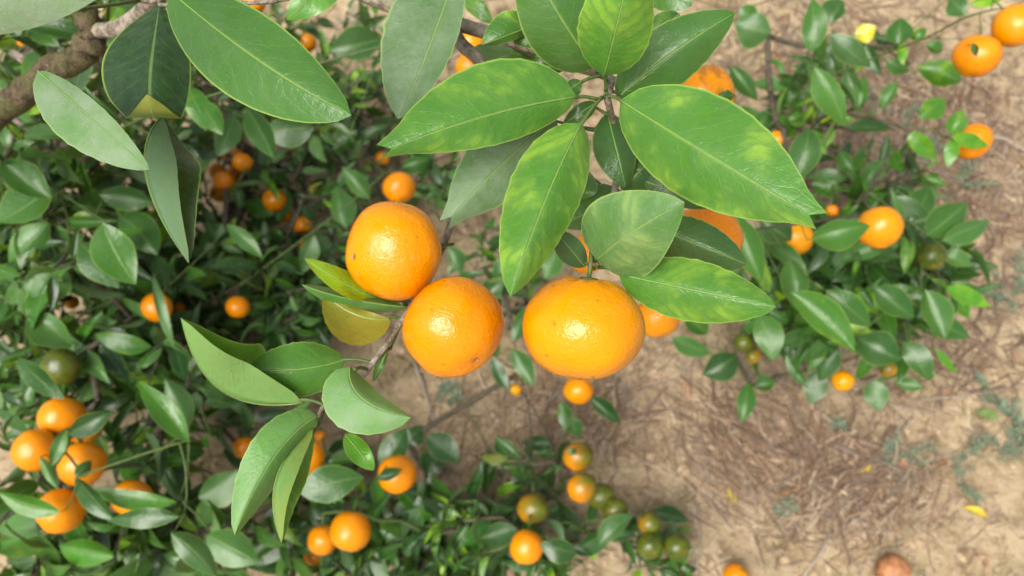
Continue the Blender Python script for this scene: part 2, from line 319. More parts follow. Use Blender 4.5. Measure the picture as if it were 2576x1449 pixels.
class Tree:
    def __init__(s, base, label, group, r0=0.0011, rmax=0.03):
        s.root = empty('mandarin_tree', tuple(base), label, 'tree', group); s.pos = [np.array(base, float)-np.array([0, 0, .03])]; s.par = [-1]; s.fix = [None]
        s.leaves = 0; s.mass = []; s.r0 = r0; s.rmax = rmax; s.breaks = set(); s.moss = None
    def add(s, p, par, r=None): s.pos.append(np.array(p, float)); s.par.append(par); s.fix.append(r); return len(s.pos)-1
    def path(s, pts, start=None, rad=None, sub=4, wob=0.0):
        """smooth polyline; returns the index of its last node"""
        i = 0 if start is None else start; Q = [s.pos[i]]+[np.array(p) for p in pts]; R = None if rad is None else [rad[0]]+list(rad)
        Q = [2*Q[0]-Q[1]]+Q+[2*Q[-1]-Q[-2]]
        for k in range(1, len(Q)-2):
            for m_ in range(1, sub+1):
                t = m_/sub; a, b, c, d = Q[k-1:k+3]
                q = 0.5*(2*b+(c-a)*t+(2*a-5*b+4*c-d)*t*t+(3*b-a-3*c+d)*t**3)+RNG.normal(0, 1, 3)*wob
                r = None if R is None else R[k-1]+(R[k]-R[k-1])*t
                i = s.add(q, i, r)
        return i
    def near(s, p, deeper=0.6):
        A = np.array(s.pos); D = A-p; dist = np.linalg.norm(D, axis=1); dz = D@FWD
        cost = dist+deeper*np.maximum(0, -dz); cost[0] += .05
        return int(np.argmin(cost))
    def attach(s, p, sub=3, sag=0.15, deeper=.6):
        p = np.array(p, float); i = s.near(p, deeper); q = s.pos[i]; L = np.linalg.norm(p-q)
        if L < 0.004: return i
        mid = (p+q)/2+FWD*L*sag+RNG.normal(0, .05, 3)*L; n = max(2, min(9, int(L/0.03)+2))
        for k in range(1, n+1):
            t = k/n; i = s.add((1-t)**2*q+2*t*(1-t)*mid+t*t*p, i)
        return i
    def build(s, trunk_mat=BARK):
        n = len(s.pos); cnt = np.zeros(n); ch = [[] for _ in range(n)]
        for i in range(1, n): ch[s.par[i]].append(i)
        for i in range(n-1, -1, -1):
            if not ch[i]: cnt[i] += 1
            if i: cnt[s.par[i]] += cnt[i]
        rad = [s.fix[i] if s.fix[i] is not None else min(s.rmax, s.r0*cnt[i]**0.47) for i in range(n)]
        chains = []; st = [(0, None)]
        while st:
            i, fr = st.pop(); c = [] if fr is None else [fr]; j = i
            while True:
                c.append(j)
                if not ch[j]: break
                if j in s.breaks:
                    for q in ch[j]: st.append((q, j))
                    break
                kids = sorted(ch[j], key=lambda q: (s.fix[q] is not None, rad[q], cnt[q]), reverse=True)
                for q in kids[1:]: st.append((q, j))
                j = kids[0]
            chains.append(c)
        chains.sort(key=lambda c: -rad[c[min(1, len(c)-1)]]*len(c)); mv, mf = [], []
        for k, c in enumerate(chains):
            if len(c) < 2: continue
            rr = [rad[q] for q in c]
            if k: rr[0] = rr[1]
            rr[-1] *= 0.8; big = rr[min(1, len(rr)-1)]; nn = 10 if big > .004 else (7 if big > .002 else 5)
            V, Fc = tube([s.pos[q] for q in c], rr, nn)
            if k < 290:
                obj('trunk' if k == 0 else ('branch' if big > .003 else 'twig'), V, Fc, (s.moss or trunk_mat) if k == 0 else (trunk_mat if big > .0026 else TWIG), s.root)
            else:
                o_ = len(mv); mv += V; mf += [tuple(q+o_ for q in f) for f in Fc]
        if mv: obj('fine_twigs', mv, mf, TWIG, s.root, kind='stuff')
        if s.mass:
            V, Fc, U, A, o_ = [], [], [], [], 0
            for v, f, uv, tint in s.mass:
                V.append(v); Fc += [tuple(q+o_ for q in t) for t in f]; U += uv; A += [tint]*len(v); o_ += len(v)
            obj('leaf_mass', np.vstack(V), Fc, LEAFS, s.root, uv=U, attr=A, kind='stuff')
    def free_leaf(s, p, direc, normal, L, tint):
        for t in (.15, .5, .9):
            v = p+nz(direc)*L*t-CAM; dd = float(np.dot(v, FWD)); qx, qy = 1288+np.dot(v, RIGHT)/dd*F, 724.5-np.dot(v, UP)/dd*F
            for fx, fy, fr, fd in FRUITS:
                if dd < fd+.02 and fd > .9 and math.hypot(qx-fx, qy-fy) < fr*.95+8 and RNG.random() < .9: return
        y = nz(direc); z = nz(normal-y*np.dot(normal, y)); x = np.cross(y, z); R = np.stack([x, y, z], 1)*L; i = int(RNG.integers(len(VARS)))
        if s.leaves < 285:
            o = place('leaf', VMESH[i], s.root); from mathutils import Matrix
            mm = np.eye(4); mm[:3, :3] = R; mm[:3, 3] = p
            o.matrix_parent_inverse = Matrix(); o.matrix_basis = PINV[s.root.name] @ Matrix(mm.tolist()); o.color = tint; s.leaves += 1
        else: s.mass.append((VARS[i][0]@R.T+p, VARS[i][1], VARS[i][2], tint))
    def spray(s, p, axis_, nleaf, L, tone=(.1, .55), mott=.1, dust=(.1, .5), droop=.25, span=.06):
        """a twig end at p with leaves set spirally along its last centimetres"""
        a = nz(axis_); h = nz(np.cross(a, np.array([.3, .2, .93]))); g = np.cross(a, h); p0 = p-a*span
        i0 = s.attach(p0); i = s.add(p, i0); phi = RNG.uniform(0, 6.28)
        for k in range(nleaf):
            t = (k+.5)/nleaf; q = p0+(p-p0)*t; phi += 2.4+RNG.normal(0, .3); th = math.radians(RNG.uniform(35, 85)*(1-.5*t)+12)
            d = a*math.cos(th)+(h*math.cos(phi)+g*math.sin(phi))*math.sin(th)+np.array([0, 0, -droop*RNG.uniform(.2, 1.6)])
            nrm = np.array([-.25, -.25, 1.0])+RNG.normal(0, .72, 3)+.35*a; ll = L*RNG.uniform(.5, 1.3)
            pet = nz(d)*0.007; s.add(q+pet, i0 if t < .5 else i)
            yl = RNG.random() < .10
            s.free_leaf(q+pet, d, nrm, ll, (RNG.uniform(*tone)+(.3 if yl else 0), RNG.uniform(.4, .8) if yl else RNG.uniform(0, mott*2), RNG.uniform(*dust), 1))

# ------------------------------------------------------------------ fruit
def fruit_mesh(seed, nu, nv, ob=0.86, name='mandarin'):
    r = np.random.default_rng(seed); off = r.uniform(0, 50, 3); V = []; Fc = []
    for i in range(nv+1):
        th = math.pi*i/nv
        for j in range(nu):
            ph = 2*math.pi*j/nu; d = np.array([math.sin(th)*math.cos(ph), math.sin(th)*math.sin(ph), math.cos(th)])
            rr = 1+0.055*noise.noise(Vector(d*1.3+off))+0.012*noise.noise(Vector(d*3.5+off))
            rr -= 0.10*math.exp(-(th/.28)**2)+0.045*math.exp(-((math.pi-th)/.2)**2)
            rr += 0.010*math.cos(9*ph+off[0])*math.exp(-((th-.35)/.25)**2)
            V.append((d[0]*rr, d[1]*rr, d[2]*rr*ob))
    for i in range(nv):
        for j in range(nu):
            a, b, c, d = i*nu+j, i*nu+(j+1) % nu, (i+1)*nu+(j+1) % nu, (i+1)*nu+j
            Fc.append((a, d, c, b))
    return V, Fc
def bake(V, Fc, name, mat):
    o = obj(name, V, Fc, mat); me = o.data; bpy.data.objects.remove(o); return me
SCALE0 = 0.0275
FM = [bake(np.array(fruit_mesh(s, 28, 20, b_)[0])*SCALE0, fruit_mesh(s, 28, 20, b_)[1], 'mandarin', PEEL) for s, b_ in ((1, .97), (2, .92), (3, 1.0), (4, .94))]
def calyx_mesh():
    V, Fc = [(0, 0, .0012)], []; n = 20
    for k in range(n):
        a = 2*math.pi*k/n; r = .0050 if k % 4 == 0 else (.0034 if k % 2 else .0026); V.append((r*math.cos(a), r*math.sin(a), .0002 if k % 4 else .0007))
    for k in range(n): V.append((V[1+k][0]*.9, V[1+k][1]*.9, -.0014))
    for k in range(n): Fc += [(0, 1+k, 1+(k+1) % n), (1+k, 1+n+k, 1+n+(k+1) % n, 1+(k+1) % n)]
    return V, Fc
CM = bake(*calyx_mesh(), 'calyx', CALYX)
def scar_mesh():
    V, Fc = [(0, 0, 0)], []; n = 12
    for k in range(n):
        a = 2*math.pi*k/n; V.append((.0011*math.cos(a)*(1+.2*math.sin(3*a)), .0011*math.sin(a), 0))
    for k in range(n): V.append((V[1+k][0]*1.5, V[1+k][1]*1.7, .0004))
    for k in range(n): Fc += [(0, 1+(k+1) % n, 1+k), (1+k, 1+(k+1) % n, 1+n+(k+1) % n, 1+n+k)]
    return V, Fc
SM = bake(*scar_mesh(), 'blossom_scar', SCAR)
FRUITS = []
def mandarin(tree, px, py, r, d, label, group=None, stem=(0, 1, .2), green=0.0, brown=0.1, yel=.2, aspect=(1, 1), seed=None, hero=False, roll=None, cat='mandarin', ob=.88, mat=None):
    """stem = direction of the stalk end as (right, up, towards the viewer)"""
    from mathutils import Matrix
    c = P(px, py, d) if d else None
    FRUITS.append((px, py, r, d)); rad = r*d/F; ax = nz(RIGHT*stem[0]+UP*stem[1]-FWD*stem[2]); k = rad/SCALE0
    z = ax; x = nz(np.cross(np.array([.37, .61, .7]), z)); 
    if roll is not None:
        x = RIGHT*roll[0]+UP*roll[1]-FWD*roll[2]; x = nz(x-z*np.dot(x, z))
    y = np.cross(z, x); R = np.stack([x, y, z], 1)
    if hero:
        V, Fc = fruit_mesh(seed or 5, 72, 48, ob); V = np.array(V)*SCALE0; me = bake(V, Fc, 'mandarin', PEEL)
    else: me = FM[int(RNG.integers(len(FM)))]
    o = place('mandarin', me); mm = np.eye(4); mm[:3, :3] = R*k; mm[:3, 3] = c; o.matrix_world = Matrix(mm.tolist())
    o.color = (green, brown, yel, 1); tag(o, label, cat, group)
    top = me.vertices[0].co.z; bot = me.vertices[len(me.vertices)-1].co.z; ca = place('calyx', CM); ca.parent = o; ca.location = (0, 0, top+.0004); ca.scale = (1.0/k if k > 1 else 1,)*3
    sc = place('blossom_scar', SM); sc.parent = o; sc.rotation_euler = (math.pi, 0, 0); sc.location = (0, 0, bot-.0003)
    tip = c+ax*(top*k)
    if tree is not None:
        j = tree.attach(tip+ax*.018+FWD*.004, deeper=.5); j = tree.add(tip+ax*.007, j, .0013); tree.add(tip-ax*.0015, j, .0015)
    if mat is not None: o.data = o.data.copy(); o.data.materials[0] = mat
    return c
# ------------------------------------------------------------------ the four trees
def parse(txt):
    for ln in txt.strip().splitlines():
        q = ln.split('#')[0].split()
        if q: yield [float(v) for v in q]
def back_leaves(tree, txt, lo, hi, real=.082):
    """x0 y0 x1 y1 half-width tone mottle dust: leaves seen behind; distance from the usual 8 cm length, kept above the soil"""
    for x0, y0, x1, y1, w, *r in parse(txt):
        dfix = r[3] if len(r) > 3 else None; tone, mott, dust = r[0], r[1], r[2]*.6
        L = math.hypot(x1-x0, y1-y0); d = min(max(real*F/L*RNG.uniform(.85, .98), lo), hi) if dfix is None else dfix; d1 = d+RNG.uniform(-.02, .02)
        u = RNG.uniform(.7, 1.3); e = RNG.choice([-1, 1, 1])*w*d/F*RNG.uniform(.1, .7); bend = L*RNG.uniform(-.05, .05)
        dx, dy = (x1-x0)/L, (y1-y0)/L
        b = pixel_leaf(tree, (x0, y0), (x1, y1), w*u, w*(2-u), d, d1, M=((x0+x1)/2-dy*bend, (y0+y1)/2+dx*bend), dm=(d+d1)/2-RNG.uniform(.0, .01), el=e, er=e*RNG.uniform(.5, 1.3), tone=tone, mott=mott, dust=dust, nu=12, nv=3)
        i = tree.attach(b+FWD*.012, deeper=1.0); tree.add(b+FWD*.0005, i)
def fill(tree, cx, cy, rx, ry, n, lo, hi, L=.066, nl=(4, 8), **kw):
    for _ in range(n):
        th, q = RNG.uniform(0, 6.28), math.sqrt(RNG.random()); p = P(cx+rx*q*math.cos(th), cy+ry*q*math.sin(th), RNG.uniform(lo, hi))
        if p[2] < .05: p[2] = RNG.uniform(.05, .25)
        out = p-tree.pos[0]; out[2] = 0
        tree.spray(p, nz(out)*.7+np.array([0, 0, .45])+RNG.normal(0, .4, 3), int(RNG.integers(*nl)), L, **kw)
def rows_leaf(tree, rows, tone, mott, dust, sub=5, nv=6, name='leaf', parent=None):
    Q = np.array(rows, float); Q = np.vstack([2*Q[0]-Q[1], Q, 2*Q[-1]-Q[-2]]); R = []
    for k in range(1, len(Q)-2):
        for m_ in range(sub):
            t = m_/sub; a, b, c, d = Q[k-1:k+3]; R.append(.5*(2*b+(c-a)*t+(2*a-5*b+4*c-d)*t*t+(3*b-a-3*c+d)*t**3))
    R.append(Q[-2]); V = []; uv = []; n = len(R); w = 2*nv+1
    for i, (xl, yl, xm, ym, xr, yr, dm, de) in enumerate(R):
        for j in range(w):
            b = (j-nv)/nv; r = abs(b); x, y = (xl, yl) if b < 0 else (xr, yr)
            V.append(P(xm+(x-xm)*r, ym+(y-ym)*r, dm+(de-dm)*r**1.3)); uv.append((i/(n-1), (b+1)/2))
    fc = [(i*w+j, i*w+j+1, (i+1)*w+j+1, (i+1)*w+j) for i in range(n-1) for j in range(2*nv)]
    o = obj(name, V, fc, LEAF, parent or tree.root, uv=uv); o.color = (tone, mott, dust, 1); tree.leaves += 1; LAST[0] = o; return o

# ---- tree bearing the large near fruit
T1 = Tree((-1.12, .78, height(-1.12, .78)), 'mandarin tree whose mossy limb reaches out over the others, bearing the largest ripe fruit', 'mandarin trees of the grove', rmax=.022)
i_limb = T1.path([(-1.10, .74, .45), P(-170, 400, .78), P(0, 275, .66), P(125, 185, .60), P(222, 118, .58), P(228, 55, .57), P(180, -20, .56), P(190, -150, .56)], rad=[.02, .016, .0125, .0105, .0098, .0095, .0085, .008, .007], sub=6, wob=.0016)
T1.breaks.add(i_limb); T1.moss = MOSS
iA = T1.path([P(560, -190, .55), P(930, -12, .53), P(1130, 55, .52)], i_limb, rad=[.008, .0065, .0055], sub=6, wob=.0005)
iN = T1.path([P(1300, 105, .51), P(1420, 140, .495), P(1505, 178, .47), P(1534, 205, .44), P(1526, 240, .415)], iA, rad=[.0048, .0045, .0035, .0028, .0022], sub=5, wob=.0003)
iB = T1.path([P(1160, 110, .51), P(1215, 178, .50), P(1190, 350, .49), P(1132, 570, .475), P(1092, 665, .46)], iA, rad=[.0046, .0042, .003, .0024, .0021], sub=5)
iB1 = T1.path([P(1050, 745, .448), P(1012, 805, .43), P(962, 880, .42), P(897, 962, .415), P(818, 1020, .41), P(800, 1050, .405)], iB, rad=[.002, .0019, .0018, .0017, .0014, .001], sub=5)
iC = T1.path([P(1545, 330, .45), P(1550, 450, .465), P(1528, 560, .452), P(1500, 655, .425)], iN, rad=[.002, .002, .002, .0021], sub=5)
i_l = T1.path([P(300, 70, .56), P(365, 20, .53), P(400, -10, .47)], i_limb-14, rad=[.006, .005, .003], sub=4)
def near_leaf(B, T, wl, wr, d0, d1, pet=None, **kw):
    b = pixel_leaf(T1, B, T, wl, wr, d0, d1, **kw)
    if pet is None: i = T1.attach(b+FWD*.01, deeper=.9)
    else: i = T1.attach(P(*pet), deeper=.2)
    a = T1.pos[i]; c = b+nz(P(*T, d1)-b)*.003+FWD*.0004; n = 6
    pts = [a+(c-a)*t/n+UP*.0012*math.sin(math.pi*t/n) for t in range(n+1)]
    v_, f_ = tube(pts, [.0012, .00105, .001, .001, .001, .00105, .0011], 7); obj('petiole', v_, f_, TWIG, LAST[0])
near_leaf((-290, 30), (300, -62), 85, 88, .30, .29, tone=1.0, dust=3.0, el=-.007, er=.007, cren=0, mott=0)  # corner leaf: its bright sky reflection is painted in as a pale film
rows_leaf(T1, [(405, 8, 401, 9, 397, 10, .43, .43), (452, 70, 392, 72, 318, 68, .415, .422), (475, 125, 384, 130, 270, 122, .405, .416), (481, 180, 378, 185, 255, 180, .40, .413), (475, 245, 377, 245, 272, 245, .396, .407), (457, 299, 388, 296, 317, 297, .392, .398)], .03, .05, .14)
folded = rows_leaf(T1, [(457, 299, 388, 296, 317, 297, .3915, .3975), (438, 286, 384, 284, 332, 283, .384, .389), (408, 262, 377, 260, 350, 260, .380, .383), (372, 238, 370, 237, 368, 238, .378, .378)], .85, .72, .0, name='folded_tip', parent=LAST[0])
folded['label'] = 'yellow-green tip of the dark leaf folded back'
T1.add(P(402, 12, .429), T1.attach(P(402, -5, .44)))
near_leaf((408, 290), (475, 662), 122, -66, .43, .40, M=(366, 440), dm=.41, el=.0, er=-.018, tone=.05, mott=.0, dust=.3)
near_leaf((95, 178), (376, 426), 34, 80, .37, .35, pet=(105, 188, .58), el=-.003, er=.006, tone=.55, dust=1.8, sharp=.95)
near_leaf((425, -25), (884, 290), 96, 110, .385, .345, M=(652, 152), el=.010, er=.006, tone=.42, dust=.30, mott=.03)
near_leaf((875, -90), (722, 50), 42, 40, .30, .29, tone=.85, mott=.15, dust=.4, cren=0)
near_leaf((1160, -110), (1002, 300), 50, 116, .47, .45, M=(1083, 115), el=-.012, er=.012, tone=.32, dust=1.2)
near_leaf((1450, 243), (975, 378), 70, 122, .405, .375, pet=(1503, 250, .412), M=(1225, 292), el=.006, er=.014, tone=.62, mott=.30, dust=.28, notch=.004)
near_leaf((1400, 295), (1130, 552), 80, 88, .44, .425, M=(1262, 415), el=.01, er=.01, tone=.38, dust=1.6, notch=.004)
near_leaf((1462, 310), (1284, 746), 78, 98, .40, .36, pet=(1506, 262, .415), M=(1372, 505), el=.016, er=.016, tone=.66, mott=.42, dust=.32)
near_leaf((1560, 252), (2046, 546), 130, 116, .405, .34, pet=(1530, 240, .413), M=(1795, 398), el=.010, er=.012, tone=.60, mott=.34, dust=.36, notch=.004)
near_leaf((1500, 655), (1722, 508), 112, 104, .405, .355, M=(1590, 585), el=.010, er=.012, tone=.52, mott=.42, dust=1.0, sharp=.85)
near_leaf((1556, 690), (1953, 772), 72, 76, .405, .365, pet=(1506, 672, .42), M=(1755, 732), el=.010, er=.010, tone=.58, mott=.40, dust=.28)
near_leaf((1612, 560), (1879, 665), 56, 62, .44, .42, M=(1755, 615), el=.008, er=.010, tone=.24, mott=.1, dust=.38)
near_leaf((1552, 248), (1850, 32), 72, 72, .43, .415, pet=(1532, 238, .42), M=(1690, 135), el=.01, er=.008, tone=.38, mott=.08, dust=.34)
near_leaf((1520, 190), (1602, -140), 92, 84, .40, .345, pet=(1524, 228, .412), M=(1556, 50), el=.010, er=.010, tone=.66, mott=.42, dust=.30)
near_leaf((1497, 168), (1310, -140), 96, 92, .425, .39, pet=(1526, 205, .425), M=(1408, 40), el=.012, er=.012, tone=.42, dust=.40, mott=.1)
near_leaf((1345, 62), (1213, 113), 16, 52, .47, .46, el=.004, er=.006, tone=.40, mott=.25, dust=.15)
near_leaf((1390, 92), (1290, 105), 20, 16, .48, .475, tone=.25, mott=.2, dust=.2)
near_leaf((1528, 285), (1574, 472), 46, 52, .445, .44, el=.012, er=-.004, tone=.24, dust=.3)
near_leaf((1690, 350), (1562, 478), 60, 55, .455, .45, el=.008, er=.008, tone=.22, dust=.3)
near_leaf((1620, 455), (1795, 520), 38, 30, .45, .445, tone=.2, dust=.4)
near_leaf((1575, 492), (1408, 568), 42, 58, .50, .49, el=.006, er=.008, tone=.34, dust=.5, mott=.1)
near_leaf((1472, 671), (1393, 577), 32, 30, .425, .42, pet=(1494, 678, .424), el=-.012, er=.006, tone=.3, dust=.7)
near_leaf((1500, 258), (1417, 312), 22, 20, .43, .43, tone=.25, mott=.2, dust=.25)
near_leaf((1462, 205), (1418, 235), 22, 18, .425, .43, pet=(1520, 190, .43), tone=.35, dust=.6)
near_leaf((1450, 140), (1330, 188), 22, 30, .49, .485, tone=.2, dust=.4)
near_leaf((1400, 150), (1190, 120), 40, 30, .56, .55, tone=.5, dust=.5)
near_leaf((1710, 35), (1620, 105), 30, 32, .47, .47, tone=.3, mott=.35, dust=.2)
near_leaf((1610, -60), (1740, 15), 45, 45, .50, .48, tone=.45, dust=.3)
near_leaf((1480, 430), (1440, 500), 40, 40, .50, .49, tone=.5, dust=.4)
near_leaf((1150, -30), (1240, 60), 22, 20, .55, .54, tone=.6, mott=.4, dust=.3)
# lower sprig
near_leaf((868, 905), (606, 926), 66, 64, .42, .405, pet=(925, 905, .417), M=(740, 930), el=.008, er=.010, tone=.60, mott=.12, dust=.30)
near_leaf((762, 1013), (455, 800), -80, 138, .41, .365, pet=(812, 1020, .41), M=(560, 985), dm=.395, el=-.02, er=.004, tone=.95, mott=.05, dust=.30)
near_leaf((880, 922), (1034, 1050), 36, 84, .40, .385, pet=(930, 925, .417), M=(912, 1002), el=.012, er=.006, tone=.8, mott=.08, dust=1.5)
near_leaf((868, 1092), (941, 1183), 24, 26, .42, .41, tone=.75, mott=.2, dust=.1)
near_leaf((800, 1046), (590, 1346), 46, 64, .405, .375, M=(690, 1150), el=.016, er=.004, tone=.8, mott=.12, dust=.9)
near_leaf((788, 1078), (708, 1366), 68, -40, .405, .38, M=(694, 1205), el=.004, er=-.016, tone=.8, mott=.50, dust=.12)
near_leaf((952, 752), (766, 650), 26, 30, .435, .42, M=(865, 712), el=-.008, er=.010, tone=.66, mott=.78, dust=.05)
near_leaf((1022, 772), (760, 716), 24, 18, .435, .415, M=(880, 752), el=.008, er=.012, tone=.62, mott=.1, dust=.6)
near_leaf((984, 804), (816, 738), -16, -68, .425, .425, pet=(1012, 803, .43), M=(895, 790), dm=.42, el=.002, er=-.016, tone=.0, mott=.97, dust=.0, sharp=1.05)
near_leaf((975, 880), (938, 962), 9, 12, .425, .425, tone=.4, dust=.5)
back_leaves(T1, """130 95 18 82 32 .35 .0 .7
60 40 150 118 26 .5 .1 .5
255 330 205 235 30 .25 .1 .2
130 245 60 290 20 .4 .6 .2
470 215 520 330 30 .45 .3 .1
500 250 560 340 28 .4 .2 .2
330 10 290 -60 30 .2 0 .2
310 60 420 -30 40 .2 0 .3
1848 240 1806 238 15 .3 .25 .2 .555""", .62, .85)
fill(T1, 170, 60, 210, 110, 9, .74, .95, L=.06, nl=(4, 7), tone=(.05, .5), dust=(.0, .6))
fill(T1, 60, 330, 110, 70, 4, .8, 1.0, L=.06, tone=(.05, .5), dust=(.0, .6))
# its fruit
TOP = 'large near fruit of the overhanging branch'
mandarin(T1, 990, 632, 126, .43, 'ripe mandarin showing its brown blossom scar, touching the fruit below the twig', TOP, stem=(.74, .14, -.66), brown=.12, yel=.35, hero=True, seed=5, ob=.93)
mandarin(T1, 1140, 822, 129, .42, 'ripe round mandarin with pale scuffs, between the scarred fruit and the widest fruit', TOP, stem=(-.50, .66, -.56), brown=.15, yel=.2, hero=True, seed=9, ob=.93)
mandarin(T1, 1468, 824, 153, .41, 'widest ripe mandarin, flattened and glossy, hanging from a short woody stalk', TOP, stem=(.10, .98, .10), brown=.1, yel=.55, hero=True, seed=14, ob=.86)
mandarin(T1, 1765, 606, 100, .56, 'ripe mandarin mostly hidden behind the long drooping leaves beside the widest fruit', TOP, stem=(-.2, .9, -.2), yel=.0, hero=True, seed=21)
mandarin(T1, 1768, 250, 84, .60, 'ripe mandarin with a dark sooty blotch, behind the leaf rosette', TOP, stem=(-.4, .6, -.5), brown=.7, yel=.3, hero=True, seed=3)
mandarin(T1, 1476, 640, 50, .66, 'small ripe mandarin peeping out above the widest fruit', TOP, stem=(.2, .8, -.4), yel=.3)
mandarin(T1, 1655, 796, 57, .74, 'ripe mandarin just behind the widest fruit, its lower half showing under a leaf', TOP, stem=(-.2, .8, -.4), yel=.45)
mandarin(T1, 1185, 110, 36, .80, 'yellow-orange mandarin behind the grey branch', 'fruit behind the grey branch', stem=(0, .8, -.4), yel=.8, green=.15)
mandarin(T1, 1188, 172, 44, .85, 'ripe orange mandarin behind the cut grey twig', 'fruit behind the grey branch', stem=(0, .8, -.4), yel=.2)

# ---- dense tree
b = G(420, 760)
T2 = Tree(b, 'dense dark-leaved mandarin tree, full of fruit, under the mossy limb', 'mandarin trees of the grove')
k = T2.path([b+np.array([.01, 0, .12]), P(430, 720, 1.42)], rad=[.018, .015], sub=4, wob=.002)
for a_, c_ in (((250, 950, 1.3), (110, 1130, 1.2)), ((300, 650, 1.3), (130, 560, 1.2)), ((560, 600, 1.5), (660, 400, 1.6)), ((560, 1000, 1.4), (700, 1260, 1.28)), ((400, 1050, 1.3), (360, 1330, 1.2)), ((600, 500, 1.6), (800, 150, 1.75)), ((350, 480, 1.45), (250, 250, 1.35))):
    T2.path([P(*a_), P(*c_)], k, sub=5, wob=.004)
def bunch(tree, rows):
    for (px, py, r, d, lab, grp, kw) in rows: mandarin(tree, px, py, r, d, lab, grp, **kw)
DG = 'ripe mandarins of the dense tree'; HID = 'ripe mandarin half hidden deep among the leaves of the dense tree'
S = lambda a=0, b=.8, c=.0, **k: dict(stem=(a, b, c), **k)
bunch(T2, [(90, 1132, 54, .98, 'ripe mandarin with a pale pinkish cheek in the bunch of the dense tree', DG, S(.6, .5, -.4, yel=.25)),
    (207, 1167, 56, .98, 'ripe mandarin with a dark leaf over its lower edge in the dense tree bunch', DG, S(-.3, .7, -.5, yel=.2)),
    (155, 1050, 54, 1.02, 'ripe mandarin behind thin dark stalks, topmost of the bunch of the dense tree', DG, S(.3, .8, -.4, yel=.15)),
    (212, 1075, 42, 1.10, 'ripe mandarin almost covered by a grey leaf in the bunch of the dense tree', DG, S(.2, .8, -.4, yel=.0)),
    (152, 1285, 57, .97, 'ripe mandarin crossed by a grey twig, lowest of the bunch of the dense tree', DG, S(.5, .5, -.5, yel=.25)),
    (332, 1252, 50, 1.02, 'ripe mandarin under a long green leaf beside the bunch of the dense tree', DG, S(.1, .8, -.4, yel=.3)),
    (155, 922, 48, 1.08, 'unripe green mandarin in the dense tree above the orange bunch', None, S(.3, .4, -.7, green=1.0)),
    (395, 773, 38, 1.14, 'ripe mandarin split in view by a narrow grey leaf in the dense tree', DG, S(.2, .8, -.4, yel=.1)),
    (610, 408, 26, 1.42, 'ripe mandarin in the tight cluster deep in the dense tree, beyond the dark drooping leaf', DG, S(yel=.2)), (562, 455, 26, 1.42, 'ripe mandarin in the tight cluster deep in the dense tree, beyond the dark drooping leaf', DG, S(yel=.0)), (598, 772, 30, 1.28, 'ripe mandarin alone in the dense tree just above the sprig of folded leaves', DG, S(yel=.0)), (690, 503, 30, 1.5, 'ripe mandarin notched by a small green leaf, beside the scarred fruit', DG, S(yel=.3)), (585, 395, 27, 1.55, 'ripe mandarin in the tight cluster deep in the dense tree, beyond the dark drooping leaf', DG, S(yel=.3)),
    (548, 432, 22, 1.55, 'ripe mandarin in the tight cluster deep in the dense tree, beyond the dark drooping leaf', DG, S(yel=.3)), (552, 485, 25, 1.55, 'ripe mandarin in the tight cluster deep in the dense tree, beyond the dark drooping leaf', DG, S(yel=.1)), (590, 440, 24, 1.6, 'ripe mandarin in the tight cluster deep in the dense tree, beyond the dark drooping leaf', DG, S(yel=.2)), (145, 350, 18, 1.25, 'sliver of ripe mandarin showing under the mossy limb', DG, S()), (232, 410, 15, 1.4, 'sliver of ripe mandarin showing under the mossy limb', DG, S()),
    (650, 315, 18, 1.6, HID, DG, S(yel=.3)), (772, 108, 24, 1.7, 'ripe mandarin beyond the big dark leaf that hangs from the mossy limb', DG, S()), (836, 290, 20, 1.65, 'ripe mandarin beyond the big dark leaf that hangs from the mossy limb', DG, S(yel=.4)), (642, 8, 26, 1.6, 'ripe mandarin beyond the big dark leaf that hangs from the mossy limb', DG, S(yel=.2)),
    (762, 568, 26, 1.55, HID, DG, S()), (770, 620, 18, 1.55, HID, DG, S()), (715, 540, 20, 1.55, HID, DG, S()), (180, 760, 18, 1.35, HID, DG, S()), (60, 105, 16, 1.2, 'sliver of ripe mandarin showing under the mossy limb', DG, S()),
    (616, 1125, 30, 1.30, 'ripe mandarin beside the hanging pair of pale folded leaves', DG, S(yel=.1)), (768, 1145, 48, 1.18, 'ripe mandarin showing behind the hanging pair of pale folded leaves', DG, S(yel=.2)), (805, 1098, 16, 1.4, HID, DG, S()), (450, 775, 16, 1.4, HID, DG, S()),
    (962, 398, 19, 1.62, 'small ripe mandarin beyond the round one that sits behind the scarred fruit', DG, S(yel=.2)),
    (1004, 472, 42, 1.25, 'ripe round mandarin just above and behind the fruit with the blossom scar', DG, S(-.3, .7, -.3, yel=.15))])
